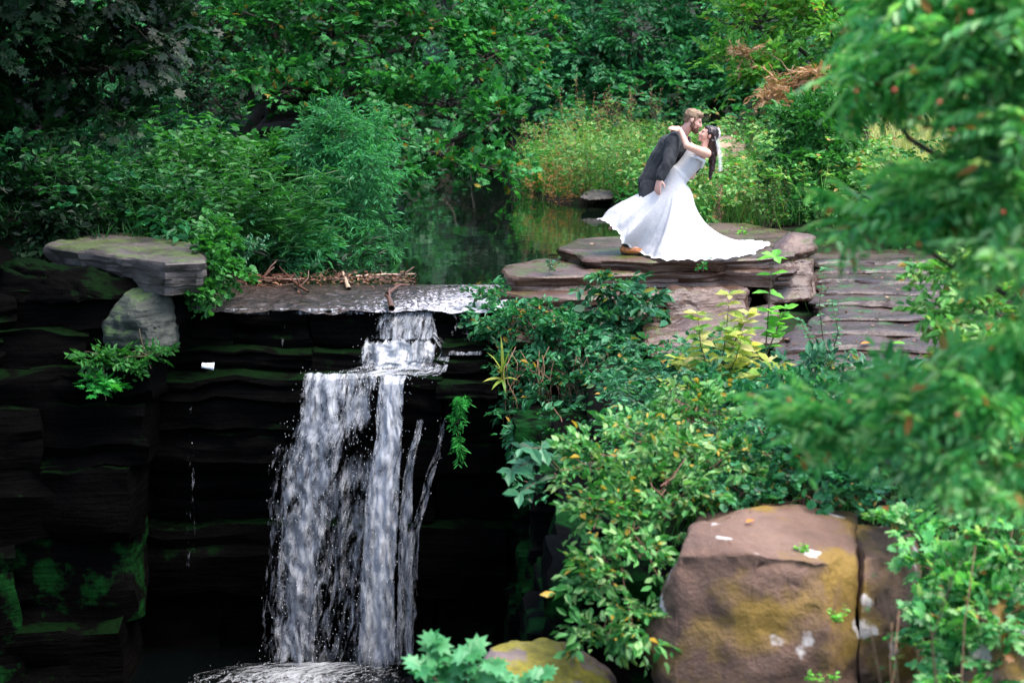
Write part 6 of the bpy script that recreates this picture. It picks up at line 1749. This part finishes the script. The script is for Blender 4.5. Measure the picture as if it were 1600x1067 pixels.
# hair: cap, back volume and long hanging lengths
hp_ = [ell(hbf(-0.028, 0.036), np.array([bf * .090, bs_ * .080, bu * .082])), ell(hbf(-0.070, -0.010), np.array([bf * .056, bs_ * .072, bu * .080])), ell(hbf(0.010, 0.068), np.array([bf * .062, bs_ * .066, bu * .038])), ell(hbf(-0.075, -0.075), np.array([bf * .045, bs_ * .060, bu * .055]))]
rng = np.random.default_rng(8)
nape = hbf(-0.085, -0.05)
for i in range(26):
    a = nape + np.array([rng.normal(0, .014), rng.normal(0, .035), rng.normal(0, .02)])
    e = cp(1112.5 + rng.normal(0, 2.2), rng.uniform(252, 284), rng.normal(.03, .035))
    hp_ += chain([a, (a + e) / 2 + np.array([.022 + rng.normal(0, .008), 0, .05]), e], [.020, .015, .005])
hair = fuse('hair', hp_, M['hair_her'], bride, 0.0065, 2, 0.006, 40, 7)
for x in (-1, 1):
    fuse('eye', [ell(hbf(0.078, 0.002, 0.027 * x), np.array([bf * .008, bs_ * .012, bu * .004]))], M['eye'], bride, 0.004, 1)
M['lips'] = plain_mat('rose_lips', (0.35, 0.07, 0.07), 0.35, 0.1)
fuse('lips', [ell(hbf(0.090, -0.064), np.array([bf * .007, bs_ * .019, bu * .008]))], M['lips'], bride, 0.004, 1)
# flowers over the back of the head
fl = []
PET = lt([(0, 0, 0), (.45, .35, .12), (.35, .9, .22), (0, 1, .18), (-.35, .9, .22), (-.45, .35, .12)], [[(0, 1, 2, 3), (0, 3, 4, 5)]])
LEAF['petal'] = PET
hpiece = empty('flower_headpiece', hbf(-0.06, 0.08)); hpiece.parent = bride; hpiece.location = tuple(hbf(-0.06, 0.08) - ORIGIN[bride.name])
for i in range(11):
    a = rng.uniform(-1.3, 0.9); b_ = rng.uniform(0.0, 1.15)
    nrm_ = norm(-bf * math.sin(b_ + 0.35) + bu * math.cos(b_ + 0.35) * 0.9 + bs_ * math.sin(a) * 0.9)
    c = hbf(-0.03, 0.03) + nrm_ * 0.098
    T = []
    for k in range(6):
        t1 = norm(np.cross(nrm_, np.array([.3, .5, .8]))); t2 = np.cross(nrm_, t1)
        d = t1 * math.cos(k * 1.047 + i) + t2 * math.sin(k * 1.047 + i) + nrm_ * 0.35
        T.append(frames(c[None], d[None], nrm_[None], np.array([0.021 * (0.8 + 0.4 * rng.random())]))[0])
    me = leaves_mesh('flower', np.array(T), 'petal')
    fo = link('flower', me, M['petal'], hpiece)
# veil hanging from the flowers
n1, n2 = 16, 30
V = np.zeros((n2, n1, 3)); top = hbf(-0.10, 0.03)
for i in range(n2):
    t = i / (n2 - 1)
    q = top * (1 - t) + (cp(1122, 268, .02) + np.array([0, 0, 0])) * t
    q[0] += 0.03 * math.sin(t * 2.2)
    for j in range(n1):
        s = j / (n1 - 1) - .5
        V[i, j] = q + np.array([0.055 * s + 0.012 * math.sin(s * 26 + t * 3), 0.16 * s, 0])
link('veil', grid_mesh('veil', V[..., 0], V[..., 1], V[..., 2]), M['tulle'], bride)
